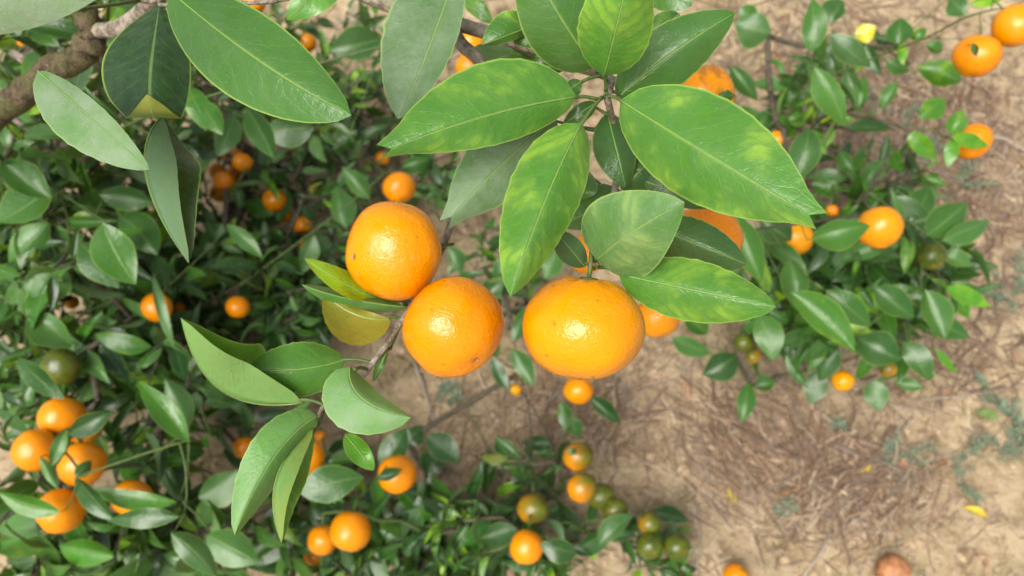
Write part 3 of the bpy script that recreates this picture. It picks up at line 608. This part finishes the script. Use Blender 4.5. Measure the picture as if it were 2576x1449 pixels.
back_leaves(T2, """155 660 88 778 42 .4 0 .45
70 785 182 872 40 .4 0 .5
45 900 162 1005 25 .2 0 .3
-10 880 50 945 24 .6 0 1
170 1095 280 1035 28 .12 0 .35 0.95
130 1172 168 1076 17 .5 0 .9 0.90
100 1150 146 1232 14 .55 0 .9 0.90
190 1202 230 1158 18 .2 0 .3 0.92
250 1232 322 1168 34 .35 0 .5
452 1262 370 1205 34 .45 0 .95
418 1168 474 1266 24 .3 0 .5
498 1252 597 1182 42 .42 0 .75
475 1112 345 958 30 .45 .1 .05
472 1082 413 952 28 .25 0 .6
350 1062 282 1142 24 .12 0 .4
152 1288 -5 1238 24 .62 .1 .1 0.90
122 1312 -10 1332 34 .55 0 1
190 1200 292 1312 22 .22 0 .4
442 1262 222 1225 24 .55 .05 .15 .96
452 1300 268 1312 25 .18 0 .15
235 1318 345 1375 36 .2 .1 .1
432 1322 382 1445 30 .4 .1 .1
150 1372 292 1400 32 .62 .15 .1
520 1345 652 1416 44 .42 0 .6
430 1340 545 1452 32 .25 0 .5
130 470 -8 560 46 .4 0 .25
250 490 388 512 32 .32 0 .25
298 540 396 642 44 .32 0 .3
258 560 342 716 50 .45 0 .3
200 610 300 725 40 .2 0 .3
122 562 22 662 36 .5 0 .7
252 418 200 500 22 .5 0 .9
92 404 141 500 16 .6 0 1
-12 345 50 396 24 .6 0 1
790 318 655 335 40 .2 0 .25
535 300 498 300 16 .5 0 .9
590 290 545 395 30 .3 0 .5
620 270 690 400 32 .25 .1 .1
960 98 828 125 42 .2 0 .35
870 575 848 468 32 .4 0 .6
800 345 740 420 22 .3 0 .3
850 470 930 440 22 .4 0 .6
930 500 860 420 24 .4 0 .6
575 460 615 520 20 .5 0 .8
560 560 500 640 26 .45 0 .8
570 565 660 650 20 .4 0 .6
560 700 600 610 18 .45 0 .8
690 540 610 510 24 .35 .1 .1
720 470 700 560 26 .3 .1 .1
755 660 700 720 22 .4 0 .7
790 590 760 690 24 .4 0 .6
0 400 130 500 40 .4 0 .15
250 830 320 900 30 .3 0 .5
330 760 390 860 24 .35 0 .5 1.3
230 800 320 740 26 .25 0 .4
420 850 480 780 26 .3 0 .5 1.3
530 900 480 830 26 .3 0 .5
640 830 720 780 24 .35 0 .6
700 880 640 860 24 .3 0 .5
60 990 10 1060 30 .35 0 .7
20 640 -10 760 40 .3 0 .4
560 1080 610 1010 26 .25 0 .4
640 1180 560 1130 24 .2 0 .3
250 1010 200 950 22 .6 0 .9
80 1410 -10 1380 34 .6 .15 .2
250 1440 180 1380 34 .5 0 .4
680 1449 600 1400 30 .3 0 .4
440 960 500 1040 26 .3 0 .7
560 960 620 1050 24 .25 0 .5
840 380 900 330 24 .3 0 .4
1010 420 1080 400 22 .3 0 .3
900 230 950 180 24 .2 0 .3
385 690 440 880 13 .4 0 .8 1.08
600 790 570 760 16 .3 0 .5 1.38""", .80, 1.5)
for a_ in ((250, 1150, 340, 320, 46, 1.08, 1.3), (140, 700, 260, 300, 36, 1.1, 1.35), (540, 640, 330, 280, 46, 1.38, 1.6), (620, 1250, 240, 200, 24, 1.2, 1.38), (620, 220, 330, 220, 24, 1.5, 1.8), (950, 300, 140, 260, 9, 1.5, 1.78), (120, 330, 220, 220, 16, 1.1, 1.4), (800, 700, 170, 150, 10, 1.4, 1.58), (120, 1350, 230, 110, 18, 1.0, 1.25), (420, 1400, 230, 80, 14, 1.05, 1.3), (100, 520, 200, 220, 16, .95, 1.2), (450, 800, 300, 200, 26, 1.2, 1.45), (300, 250, 300, 220, 16, 1.2, 1.6), (650, 120, 250, 130, 10, 1.4, 1.7), (120, 820, 240, 260, 22, 1.2, 1.42), (300, 1000, 250, 150, 14, 1.2, 1.42), (320, 1440, 330, 50, 16, 1.02, 1.2), (60, 820, 110, 120, 8, 1.1, 1.3)):
    fill(T2, *a_, L=.072, tone=(.0, .5), dust=(.0, .45))

for a_ in ((620, 330, 330, 330, 70, 1.32, 1.65), (560, 740, 330, 130, 36, 1.3, 1.5), (880, 200, 160, 220, 20, 1.45, 1.75), (850, 620, 120, 160, 14, 1.38, 1.55), (200, 200, 260, 180, 22, 1.0, 1.4), (1120, 480, 60, 120, 6, 1.45, 1.6)):
    fill(T2, *a_, L=.056, nl=(6, 11), tone=(.0, .5), dust=(.0, .6))
# ---- low tree with the bare-twigged shoots
b = G(2060, 640)
T3 = Tree(b, 'low mandarin tree spreading over open soil, with yellowing shoots and glossy leaves', 'mandarin trees of the grove')
k = T3.path([b+np.array([.01, 0, .15]), P(2080, 640, 1.42)], rad=[.014, .011], sub=4, wob=.002)
for a_, c_ in (((2150, 520, 1.35), (2250, 420, 1.3)), ((2150, 700, 1.35), (2300, 660, 1.25)), ((2050, 760, 1.4), (2120, 860, 1.3)), ((1985, 480, 1.42), (1975, 330, 1.38)), ((1950, 720, 1.42), (1890, 860, 1.35))):
    T3.path([P(*a_), P(*c_)], k, sub=5, wob=.003)
kk = T3.near(P(1985, 440, 1.41)); T3.path([P(2060, 300, 1.24), P(2200, 300, 1.12), P(2290, 330, 1.08)], kk, sub=5)
kk = T3.near(P(1975, 330, 1.38)); T3.path([P(2010, 235, 1.3), P(2190, 150, 1.2), P(2330, 95, 1.1), P(2440, 40, 1.0), P(2580, 10, .97)], kk, sub=5)
kk = T3.near(P(2330, 95, 1.1)); T3.path([P(2400, 98, 1.05), P(2490, 96, .99)], kk, sub=4)
RG = 'ripe mandarins of the low tree'
bunch(T3, [(2552, 64, 53, .97, 'ripe mandarin at the end of a slanting bare twig, above another ripe one', RG, S(-.5, .8, -.1, yel=.35)),
    (2457, 140, 56, .97, 'ripe mandarin with a tiny leaf across it, hanging under a slanting bare twig', RG, S(.1, .9, .1, yel=.1)),
    (2446, 356, 47, 1.08, 'ripe mandarin behind a small cluster of light green leaves over brown litter', RG, S(-.7, .5, .1, yel=.05)),
    (2212, 572, 56, 1.0, 'ripe upright oval mandarin with a leaf tip over its edge in the low tree', RG, S(-.2, .8, -.4, yel=.5)),
    (2000, 600, 45, 1.15, 'yellow-orange mandarin between two dark leaves in the low tree', RG, S(0, .8, -.4, yel=.9)),
    (2343, 645, 36, 1.15, 'unripe green mandarin in front of a pale leaf in the low tree', None, S(-.3, .5, -.5, green=.95)),
    (1870, 862, 24, 1.32, 'small dark green mandarin hanging near the pale yellow-green one', None, S(0, .8, -.3, green=1.0)),
    (1894, 896, 19, 1.34, 'small pale yellow-green mandarin beside the dark green one', None, S(0, .8, -.3, green=.5, yel=1.0)),
    (2120, 958, 28, 1.3, 'yellow mandarin under the lowest leaves of the low tree', None, S(0, .8, -.3, green=.2, yel=1.0)),
    (2233, 928, 21, 1.3, 'small yellow-green mandarin under the low tree, over bare soil', None, S(0, .8, -.3, green=.55, yel=1.0)),
    (1955, 352, 24, 1.4, 'ripe mandarin almost hidden beneath a dark leaf of the low tree', RG, S(yel=.3)), (2093, 530, 16, 1.25, 'sliver of ripe mandarin beside the upright oval one', RG, S(yel=.1)), (1648, 660, 26, .8, 'small ripe mandarin in the gap beside the broad short leaf', RG, S(yel=.0))])
back_leaves(T3, """1938 82 1848 58 46 .3 0 .8
2036 132 2044 -5 31 .35 0 .4
2088 86 2192 168 30 .22 0 .5
2178 108 2216 188 20 .1 0 .2
2150 88 2204 66 24 .95 1 .0
2260 112 2266 44 32 .25 0 .2
2268 108 2272 165 12 .7 .5 0
2048 168 2126 320 34 .48 0 .5
2418 205 2305 168 32 .4 .3 .05
2380 252 2310 298 28 .72 .3 .2
2390 340 2420 275 24 .62 .2 .3 1.04
2284 328 2356 402 22 .8 .4 .15
2402 346 2384 422 17 .78 .25 .15 1.04
2394 342 2488 368 19 .78 .45 .05 1.03
2130 322 2246 326 17 .1 0 .2
2034 322 2008 452 38 .25 0 .35
2038 328 2076 390 20 .7 .4 .3
2032 305 1976 290 17 .75 .3 .1
2040 305 2092 292 15 .9 .9 .1
1838 165 1906 252 24 .25 0 .3
1986 200 2012 282 26 .4 .2 .2
2130 180 2165 260 24 .25 0 .6
2256 205 2214 276 18 .5 0 .6
2218 478 2130 520 30 .72 .35 .1
2120 480 2040 462 22 .35 .1 .1
2040 602 2190 568 40 .45 0 .3 0.94
1848 540 1916 712 38 .5 0 .3
1912 555 1992 605 42 .15 0 .3 1.07
2058 626 2153 683 25 .6 0 .2
2336 560 2268 612 36 .42 0 .3
2338 470 2300 570 34 .28 0 .3
2370 606 2492 554 28 .35 0 .6
2330 592 2432 508 40 .3 0 .4
2266 545 2264 454 36 .2 0 .6
2370 638 2444 670 22 .5 0 .8 1.19
1988 648 2012 784 34 .4 0 .5
1990 735 2152 886 42 .5 .25 .2
2078 730 2192 822 36 .32 0 .25
2148 722 2246 792 25 .8 .55 .05
2198 790 2226 842 16 .85 .7 .05
2328 728 2378 852 36 .35 0 .5
2378 722 2492 772 22 .85 .4 .1
2400 738 2436 802 19 .7 .3 .1
2354 876 2408 942 10 .8 .4 .05
1898 786 1956 832 26 .6 .2 .2
1908 790 1946 908 36 .48 0 .4
1852 895 1768 942 38 .12 0 .3
1882 962 1864 1064 23 .35 0 .3
1898 972 1952 960 22 .3 0 .3
2062 930 2040 1018 30 .25 0 .4
2100 860 2060 960 30 .2 0 .4
2200 955 2212 1034 30 .4 0 .5
2322 972 2248 958 18 .4 0 .6
2160 850 2268 905 46 .18 0 .3
2270 860 2340 960 30 .25 0 .3
2010 850 1990 930 36 .3 .1 .2
1960 640 1900 720 36 .15 0 .3
2050 700 2120 780 40 .2 0 .3
2230 650 2180 740 36 .2 0 .3
2280 680 2360 740 34 .25 0 .4
2330 800 2440 850 30 .25 0 .3
2200 720 2300 800 36 .25 0 .3
2060 560 1990 500 34 .2 0 .3
2170 470 2230 400 24 .3 0 .4
1860 20 1900 60 24 .4 0 .4
2120 0 2090 60 30 .2 0 .3
2390 -5 2430 40 26 .25 0 .4
2440 10 2530 -10 16 .8 .6 .0
1690 850 1790 890 24 .35 0 .4
1780 840 1720 780 30 .3 0 .4
2450 108 2457 142 9 .2 0 .2 .925
2330 70 2290 100 14 .4 .2 .2
2370 130 2330 110 16 .45 .1 .3
2110 380 2150 440 20 .3 0 .4
1900 330 1940 270 22 .3 0 .3
1870 420 1930 380 26 .4 .1 .3
2230 150 2290 180 18 .3 0 .4""", .88, 1.45)
for a_ in ((2180, 680, 240, 170, 30, 1.2, 1.4), (1980, 760, 130, 160, 9, 1.3, 1.42), (2150, 870, 150, 70, 5, 1.28, 1.38), (1960, 280, 110, 170, 6, 1.35, 1.6), (2130, 200, 160, 130, 7, 1.4, 1.7), (2200, 420, 160, 60, 6, 1.4, 1.6), (2200, 690, 230, 150, 24, 1.15, 1.35), (2080, 830, 150, 80, 12, 1.2, 1.35), (1960, 620, 110, 130, 10, 1.15, 1.35)):
    fill(T3, *a_, nl=(6, 10), tone=(.05, .5), dust=(.0, .4))

# ---- small tree with the half-green fruit
b = G(1330, 1330)
T4 = Tree(b, 'small dark mandarin tree in dry grass carrying half-green fruit', 'mandarin trees of the grove')
k = T4.path([b+np.array([0, 0, .08]), P(1325, 1330, 1.3)], rad=[.011, .009], sub=4, wob=.002)
for a_, c_ in (((1180, 1290, 1.28), (1000, 1230, 1.2)), ((1450, 1320, 1.3), (1610, 1300, 1.26)), ((1400, 1200, 1.32), (1440, 1040, 1.34)), ((1340, 1060, 1.38), (1290, 850, 1.42)), ((1150, 1340, 1.25), (900, 1290, 1.2))):
    T4.path([P(*a_), P(*c_)], k, sub=5, wob=.003, rad=[.0022, .0016] if c_[1] == 850 else None)
kk = T4.near(P(1290, 850, 1.42)); T4.path([P(1270, 700, 1.45), P(1330, 560, 1.5)], kk, sub=4)
HG = 'half-green mandarins of the small tree'; OG = 'ripe mandarins of the small tree'
bunch(T4, [(1455, 982, 38, 1.30, 'ripe small mandarin hanging directly beneath the widest fruit', OG, S(0, .9, -.2, yel=.25)),
    (1298, 980, 15, 1.42, 'tiny-looking yellow mandarin beside long dark leaves over pale soil', None, S(0, .8, -.3, yel=1.0)), (1298, 945, 12, 1.45, 'tiny-looking orange mandarin above the tiny yellow one', None, S(0, .8, -.3, yel=.6)),
    (1455, 1147, 39, 1.24, 'half green mandarin with a small dark leaf on it, topmost of its row', HG, S(-.3, .8, -.1, green=.55, roll=(1, 0, .2))),
    (1465, 1227, 39, 1.22, 'half green mandarin second in the row, beneath the one with a small leaf', HG, S(-.3, .7, -.3, green=.52, roll=(1, .1, .1))),
    (1512, 1248, 36, 1.30, 'green mandarin with an orange edge, behind the second half-green one', HG, S(0, .7, -.4, green=.75, roll=(1, .3, 0))),
    (1547, 1282, 33, 1.28, 'plain green mandarin at the end of the row of half-green fruit', HG, S(0, .7, -.4, green=1.0)),
    (1342, 1280, 41, 1.24, 'olive and orange mandarin above the ripe orange one of the small tree', HG, S(0, .7, -.3, green=.6, roll=(1, .5, 0))),
    (1325, 1376, 43, 1.18, 'fully orange mandarin with a leaf biting into its edge in the small tree', OG, S(.1, .7, -.4, yel=.2)),
    (1634, 1316, 29, 1.28, 'olive mandarin with an orange cheek, topmost of the green trio of the small tree', HG, S(0, .7, -.4, green=.65, roll=(1, .2, 0))),
    (1634, 1374, 34, 1.26, 'dark green mandarin, one of the trio at the end of the small tree', HG, S(0, .7, -.4, green=1.0)),
    (1703, 1376, 34, 1.26, 'dark green mandarin, one of the trio at the end of the small tree', HG, S(0, .7, -.4, green=1.0)),
    (1000, 1192, 49, 1.12, 'ripe mandarin with a dark pointed leaf across its middle, over pale soil', OG, S(-.2, .8, -.1, yel=.15)),
    (882, 1336, 52, 1.10, 'ripe upright mandarin in dark leaves below the hanging folded leaves', OG, S(.1, .8, -.3, yel=.2)),
    (812, 1358, 38, 1.18, 'ripe mandarin partly behind the upright one in dark leaves', OG, S(yel=.1)),
    (700, 1378, 26, 1.3, 'ripe mandarin sunk in dark leaves beside the small tree', OG, S(yel=.0)), (790, 1398, 26, 1.28, 'ripe mandarin sunk in dark leaves beside the small tree', OG, S(yel=.0)), (740, 1340, 24, 1.3, 'ripe mandarin sunk in dark leaves beside the small tree', OG, S(yel=.1))])
back_leaves(T4, """955 1172 1022 1076 34 .15 0 .25
1020 1112 1062 1070 26 .15 0 .2
1072 1098 1156 1162 34 .12 0 .2
1070 1190 1110 1140 34 .12 0 .2
1085 1270 1100 1220 18 .35 0 .3
1388 1120 1314 1114 20 .12 0 .3
1400 1145 1350 1140 12 .25 0 .6
1240 1150 1222 1246 19 .12 0 .2
1320 1172 1294 1242 20 .3 0 .4
1242 1270 1188 1312 18 .3 0 .4
1302 1330 1194 1360 30 .22 0 .45
1250 1312 1312 1258 34 .18 0 .3
1430 1362 1386 1270 22 .2 0 .4
1450 1366 1440 1290 24 .18 0 .4
1450 1380 1538 1330 26 .2 0 .45
1508 1372 1592 1296 26 .25 0 .5
1452 1392 1358 1368 30 .12 0 .25 1.11
1236 898 1282 986 17 .12 0 .3
1288 878 1342 972 24 .3 0 .5
1485 998 1562 1066 20 .1 0 .2
1640 1290 1732 1312 22 .15 0 .45
1410 1010 1420 1090 18 .3 0 .4
1430 1050 1460 1100 20 .3 0 .3
1450 1140 1428 1128 9 .15 0 .1 1.19
948 1205 1012 1180 16 .12 0 .1 1.06
752 1240 916 1200 46 .22 0 .35
780 1272 860 1346 26 .12 0 .3
770 1310 720 1410 26 .25 0 .3
820 1150 900 1110 40 .08 0 .15
900 1150 830 1200 30 .1 0 .2
960 1290 1010 1345 28 .12 0 .2
1120 1390 1040 1420 34 .2 0 .3
1190 1449 1120 1370 30 .2 0 .4
1270 1440 1350 1430 34 .3 0 .45
1500 1430 1580 1449 30 .15 0 .2
1580 1330 1560 1260 22 .15 0 .3
1350 1200 1400 1260 26 .12 0 .3
1400 1170 1370 1230 18 .25 0 .3
1690 1330 1660 1360 16 .12 0 .2
1210 1200 1230 1130 14 .2 0 .2
1000 1400 940 1449 34 .2 0 .3
1060 1310 1120 1340 26 .12 0 .2
1280 640 1250 720 26 .25 0 .4
1210 760 1270 700 26 .2 0 .4
1250 900 1230 820 22 .2 0 .3
1330 770 1290 860 24 .25 0 .4
1130 620 1160 690 22 .3 0 .5
1370 700 1400 620 26 .4 0 .6""", .92, 1.42)
for a_ in ((1120, 1320, 190, 110, 15, 1.22, 1.32), (1400, 1370, 200, 80, 13, 1.24, 1.33), (1340, 1200, 90, 70, 3, 1.28, 1.36), (860, 1330, 130, 120, 9, 1.22, 1.32), (1230, 730, 130, 170, 9, 1.42, 1.55), (1330, 480, 130, 120, 7, 1.45, 1.6), (1620, 1390, 110, 60, 4, 1.28, 1.34), (850, 1430, 200, 50, 8, 1.15, 1.28), (1150, 1430, 200, 40, 7, 1.18, 1.28)):
    fill(T4, *a_, nl=(6, 10), tone=(.0, .32), dust=(.0, .35))
T1.build()
for t_ in (T2, T3, T4): t_.r0 = .0008; t_.rmax = .0055 if t_ is not T2 else .012; t_.build(YBARK)

# ------------------------------------------------------------------ fallen fruit, sticks, litter, weeds
def rest(px, py, r, label, **kw):
    q = G(px, py); d = depth(q); c = q+np.array([0, 0, r*d/F*.80]); d2 = depth(c); v = c-CAM
    pxx = 1288+np.dot(v, RIGHT)/d2*F; pyy = 724.5-np.dot(v, UP)/d2*F
    return mandarin(None, pxx, pyy, r, d2, label, 'fallen mandarins', **kw)
rest(1845, 1452, 33, 'bright orange fallen mandarin lying on the bare soil', stem=(.3, .5, .3), yel=.0)
rest(2232, 1440, 42, 'brown rotting fallen mandarin lying on the bare soil', stem=(.4, -.3, .4), mat=simple('rotten_peel', (.20, .085, .035), (.45, .20, .09), 60, .6))
def stick(pts, r, label, group, name='dry_stick', forks=()):
    Q = [G(*p)+np.array([0, 0, r*.9+(.004 if 0 < i < len(pts)-1 else 0)]) for i, p in enumerate(pts)]
    S_ = []
    for i in range(len(Q)-1):
        for t in (0, .33, .66): S_.append(Q[i]+(Q[i+1]-Q[i])*t+RNG.normal(0, r*.35, 3))
    S_.append(Q[-1]); V, Fc = tube(S_, [r*(1-.5*i/len(S_))*RNG.uniform(.85, 1.15) for i in range(len(S_))], 7)
    o = obj(name, V, Fc, STICK); tag(o, label, 'stick', group)
    for f in forks:
        A = [S_[f[0]]]+[G(*p)+np.array([0, 0, r]) for p in f[1:]]; V, Fc = tube(A, [r*.7]+[r*.4]*(len(A)-1), 6); obj('side_twig', V, Fc, STICK, None).parent = o
    return o
stick([(2620, 400), (2545, 370), (2490, 340), (2440, 300)], .0055, 'pale grey forked dead branch beside the ripe fruit with light leaves', None, forks=((4, (2520, 400), (2570, 480)),))
stick([(2095, 1330), (2060, 1390), (2020, 1449)], .0038, 'straight tan stick slanting across bare soil', None)
stick([(2210, 1265), (2120, 1325)], .0045, 'short thick tan stalk lying at the edge of the straw heap', None)
stick([(2290, 1010), (2420, 1000), (2600, 960)], .003, 'long thin grey twig lying across bare soil', None)
stick([(1040, 905), (1075, 1000), (1100, 1080)], .004, 'thin brown stick on pale soil beneath the lower sprig', None)
stick([(1740, 1250), (1760, 1370), (1750, 1449)], .004, 'dark brown stick on the soil beyond the green trio', None)
stick([(2230, 1100), (2180, 1200), (2110, 1300)], .004, 'grey stick leaning over the straw heap', None)
stick([(1290, 1060), (1370, 1010), (1400, 960)], .003, 'pale stalk lying in straw under the small ripe fruit', None)
def strawfield(name, spots, colors, Lr, wr, hmax):
    V, Fc, A = [], [], []
    for cx, cy, rx, ry, n, ang, spread in spots:
        for _ in range(n):
            px, py = cx+RNG.normal(0, rx), cy+RNG.normal(0, ry)
            if not -200 < py < 1700: continue
            q = G(px, py); L = RNG.uniform(*Lr); w = RNG.uniform(*wr); th = math.radians(ang+RNG.normal(0, spread)); h0 = abs(RNG.normal(0, hmax))+.001
            c = np.array(colors[int(RNG.integers(len(colors)))])*RNG.uniform(.7, 1.2); t = np.array([math.cos(th), math.sin(th), RNG.normal(0, .10)]); s_ = np.array([-math.sin(th), math.cos(th), 0]); bend = RNG.normal(0, .05)*L; o_ = len(V)
            for k in range(4):
                u = k/3-.5; p = q+t*(u*L)+s_*(bend*(u*u*4-.5)); p[2] = max(p[2]+h0, height(p[0], p[1])+.0008)
                V += [p-s_*w/2, p+np.array([0, 0, w*.45]), p+s_*w/2]; A += [(*c, 1)]*3
            for k in range(3):
                a = o_+3*k; Fc += [(a, a+1, a+4, a+3), (a+1, a+2, a+5, a+4), (a+2, a, a+3, a+5)]
    o = obj(name, V, Fc, STRAW, attr=A, kind='stuff', smooth=False); return o
TAN = [(.44, .33, .21), (.36, .26, .16), (.28, .19, .115), (.50, .40, .28), (.22, .14, .085), (.33, .27, .21), (.62, .50, .35), (.56, .43, .28)]
BRN = [(.20, .12, .075), (.28, .18, .11), (.14, .085, .055), (.36, .25, .16), (.24, .19, .15)]
o = strawfield('dry_grass', [(1450, 1060, 110, 60, 420, 40, 50), (1230, 1060, 110, 110, 130, 60, 60), (2120, 1190, 95, 75, 430, 50, 45), (2230, 1260, 120, 60, 110, 10, 50), (1830, 1130, 110, 110, 230, -50, 30), (2250, 300, 170, 90, 650, 30, 60), (2120, 420, 120, 60, 250, 30, 60), (2490, 470, 80, 160, 300, 60, 60), (2450, 800, 110, 200, 110, 30, 70), (2200, 1350, 330, 110, 60, 20, 80), (1650, 950, 90, 90, 220, 45, 50), (1900, 60, 200, 120, 240, 20, 80), (650, 350, 300, 300, 250, 20, 90), (1150, 1330, 250, 130, 120, 20, 90), (1300, 350, 200, 250, 200, 20, 90), (1950, 1050, 350, 220, 80, 20, 90)], TAN+BRN+BRN, (.02, .085), (.0007, .0034), .006)
tag(o, 'loose dry grass stalks and straw strewn over the sandy soil', 'dry grass')
o = strawfield('fine_litter', [(2250, 300, 200, 140, 1800, 30, 90), (2130, 1200, 150, 100, 1500, 30, 90), (1450, 1050, 120, 70, 800, 30, 90), (1900, 1050, 120, 100, 700, 30, 90), (2480, 560, 90, 150, 600, 30, 90), (1800, 1000, 500, 330, 1800, 20, 90), (2250, 350, 260, 260, 1400, 20, 90), (1250, 1150, 350, 200, 900, 20, 90), (600, 500, 450, 400, 900, 20, 90)], BRN+TAN, (.006, .03), (.0008, .0026), .002)
tag(o, 'short chips and fragments of dead plants scattered on the soil', 'litter')
o = strawfield('brown_litter', [(2250, 300, 170, 100, 700, 30, 80), (2130, 1190, 80, 60, 450, 50, 60), (2480, 520, 80, 140, 300, 60, 60), (1880, 1100, 80, 90, 260, -50, 30), (2110, 420, 110, 50, 260, 30, 70), (1980, 100, 140, 100, 300, 30, 80), (1480, 1040, 70, 40, 160, 30, 60), (1280, 300, 150, 200, 200, 30, 80), (700, 300, 250, 250, 250, 30, 80), (2330, 900, 120, 60, 160, 30, 80)], [(.13, .075, .05), (.17, .10, .06), (.10, .06, .042), (.22, .135, .085), (.19, .155, .13)], (.02, .10), (.0012, .0048), .007)
tag(o, 'dark brown rotting stalks heaped among the dry straw', 'litter')
# clods: low angular lumps half sunk in the soil
V, Fc = [], []
for _ in range(1500):
    px, py = RNG.uniform(500, 2600), RNG.uniform(-50, 1500); q = G(px, py); r = RNG.gamma(2.0, .0014)+.001; o_ = len(V)
    base = [(0, 0, 1)]+[(math.cos(a), math.sin(a), .35) for a in np.arange(6)*math.pi/3]+[(1.15*math.cos(a+.5), 1.15*math.sin(a+.5), -.5) for a in np.arange(6)*math.pi/3]
    for x, y, z in base: V.append(q+r*np.array([x*RNG.uniform(.7, 1.3), y*RNG.uniform(.7, 1.3), z*RNG.uniform(.5, 1.0)]))
    for k in range(6): Fc += [(o_, o_+1+k, o_+1+(k+1) % 6), (o_+1+k, o_+7+k, o_+1+(k+1) % 6), (o_+1+(k+1) % 6, o_+7+k, o_+7+(k+1) % 6)]
tag(obj('soil_clods', V, Fc, CLOD, kind='stuff', smooth=False), 'crumbly lumps of tan soil scattered over the ground', 'soil')
# fallen leaves
def flat_leaf(px, py, L, ang, mat, label, group, var, name='fallen_leaf'):
    from mathutils import Matrix
    q = G(px, py); me = VMESH[var].copy(); me.materials.clear(); me.materials.append(mat); o = place(name, me)
    o.location = q+np.array([0, 0, .006]); o.rotation_euler = (RNG.normal(0, .15), RNG.normal(0, .25), ang); o.scale = (L, L, L*.8)
    tag(o, label, 'leaf', group); return o
DL = 'curled brown dead leaf lying in the straw'
for (px, py, L, v) in ((2120, 1060, .06, 1), (2150, 1180, .065, 2), (2170, 1110, .05, 4), (2030, 1240, .06, 2), (2250, 1150, .05, 1), (2390, 985, .05, 6), (2310, 985, .05, 4), (2440, 1380, .06, 4), (2300, 880, .05, 2), (2230, 350, .06, 1), (2160, 330, .05, 2), (2300, 420, .06, 3), (2380, 480, .05, 6), (2040, 150, .05, 1), (1960, 130, .05, 2), (2420, 740, .06, 6), (1560, 1060, .05, 1), (1380, 1010, .05, 4), (1430, 1020, .045, 2), (1490, 1060, .045, 6), (2080, 1150, .06, 3), (2200, 1220, .05, 1), (1880, 1080, .05, 2), (2340, 1180, .045, 4), (820, 180, .05, 1), (930, 120, .05, 2), (2540, 880, .05, 3), (1980, 40, .05, 4), (2190, 60, .05, 2), (1720, 960, .05, 3), (1480, 250, .06, 0), (1505, 290, .05, 5)):
    flat_leaf(px, py, L, RNG.uniform(0, 6.3), DEADLEAF, ('curled brown dead leaf in the straw heap on open soil' if px > 1700 and py > 900 else 'curled brown dead leaf in litter around the low tree' if px > 1900 else 'curled brown dead leaf on soil between the trees'), 'brown leaves in the straw', v)
flat_leaf(1848, 1266, .035, .4, YELLEAF, 'small bright yellow leaf lying alone on the soil near the straw heap', None, 0)
flat_leaf(2480, 1300, .05, 1.2, YELLEAF, 'narrow yellow and brown leaf lying on cracked soil', None, 1)
flat_leaf(2200, 1170, .04, 2.0, YELLEAF, 'curled ochre leaf on top of the straw heap', None, 2)
GRNLEAF = simple('fallen_green', (0.10, 0.16, 0.04), (0.16, 0.22, 0.07), 90)
flat_leaf(2510, 1050, .06, 1.5, GRNLEAF, 'dull green fallen leaf lying flat on bare soil', None, 5)
# weeds
def weed(px, py, n, size, label):
    q = G(px, py); e = empty('weed', tuple(q), label, 'weed', 'small grey-green weeds on the soil')
    for st in range(n):
        th = RNG.uniform(0, 6.28); L = size*RNG.uniform(.6, 1.2); tip = q+np.array([math.cos(th)*L*.8, math.sin(th)*L*.8, L*RNG.uniform(.2, .6)]); mid = (q+tip)/2+np.array([0, 0, L*.12]); pts = [q-np.array([0, 0, .004])]+[(1-t)**2*q+2*t*(1-t)*mid+t*t*tip for t in (.2, .4, .6, .8, 1)]
        V, Fc = tube(pts, [.0009]*6, 5); obj('stem', V, Fc, WEED, e); V, Fc = [], []
        for k in range(9):
            t = .15+.85*k/8; c = (1-t)**2*q+2*t*(1-t)*mid+t*t*tip; a = th+(1.1 if k % 2 else -1.1)+RNG.normal(0, .3); l = .013*RNG.uniform(.7, 1.3); dd = np.array([math.cos(a), math.sin(a), RNG.uniform(0, .5)]); ss = np.array([-math.sin(a), math.cos(a), 0]); o_ = len(V)
            V += [c, c+dd*l*.5+ss*l*.22, c+dd*l, c+dd*l*.5-ss*l*.22, c+dd*l*.5-np.array([0, 0, .0012])]; Fc += [(o_, o_+4, o_+1), (o_+1, o_+4, o_+2), (o_+4, o_, o_+3), (o_+2, o_+4, o_+3)]
        obj('foliage', V, Fc, WEED, e)
WL = 'small grey-green weed on the soil between the trees'
for (px, py, n, sz) in ((2530, 740, 6, .07), (2550, 690, 5, .06), (2545, 1050, 5, .06), (2520, 1120, 6, .06), (2270, 1140, 5, .05), (2240, 1150, 4, .05), (2400, 1210, 4, .05), (2300, 420, 6, .06), (2330, 380, 5, .06), (2400, 470, 6, .07), (2260, 300, 5, .05), (2080, 1080, 3, .04), (1970, 1305, 3, .04), (1290, 950, 3, .04), (1110, 960, 4, .05), (1120, 1010, 3, .04), (2490, 980, 3, .05), (2440, 1150, 3, .04), (2180, 260, 4, .05), (1120, 120, 4, .05), (900, 60, 4, .06), (700, 620, 5, .06), (2560, 1090, 5, .06)):
    weed(px, py, n, sz, 'small grey-green weed flat on open soil beyond the straw heap' if px > 2350 and py > 600 else 'small grey-green weed in litter under the low tree shoots' if px > 2100 and py < 600 else 'small grey-green weed at the straw heap' if px > 1900 else WL)
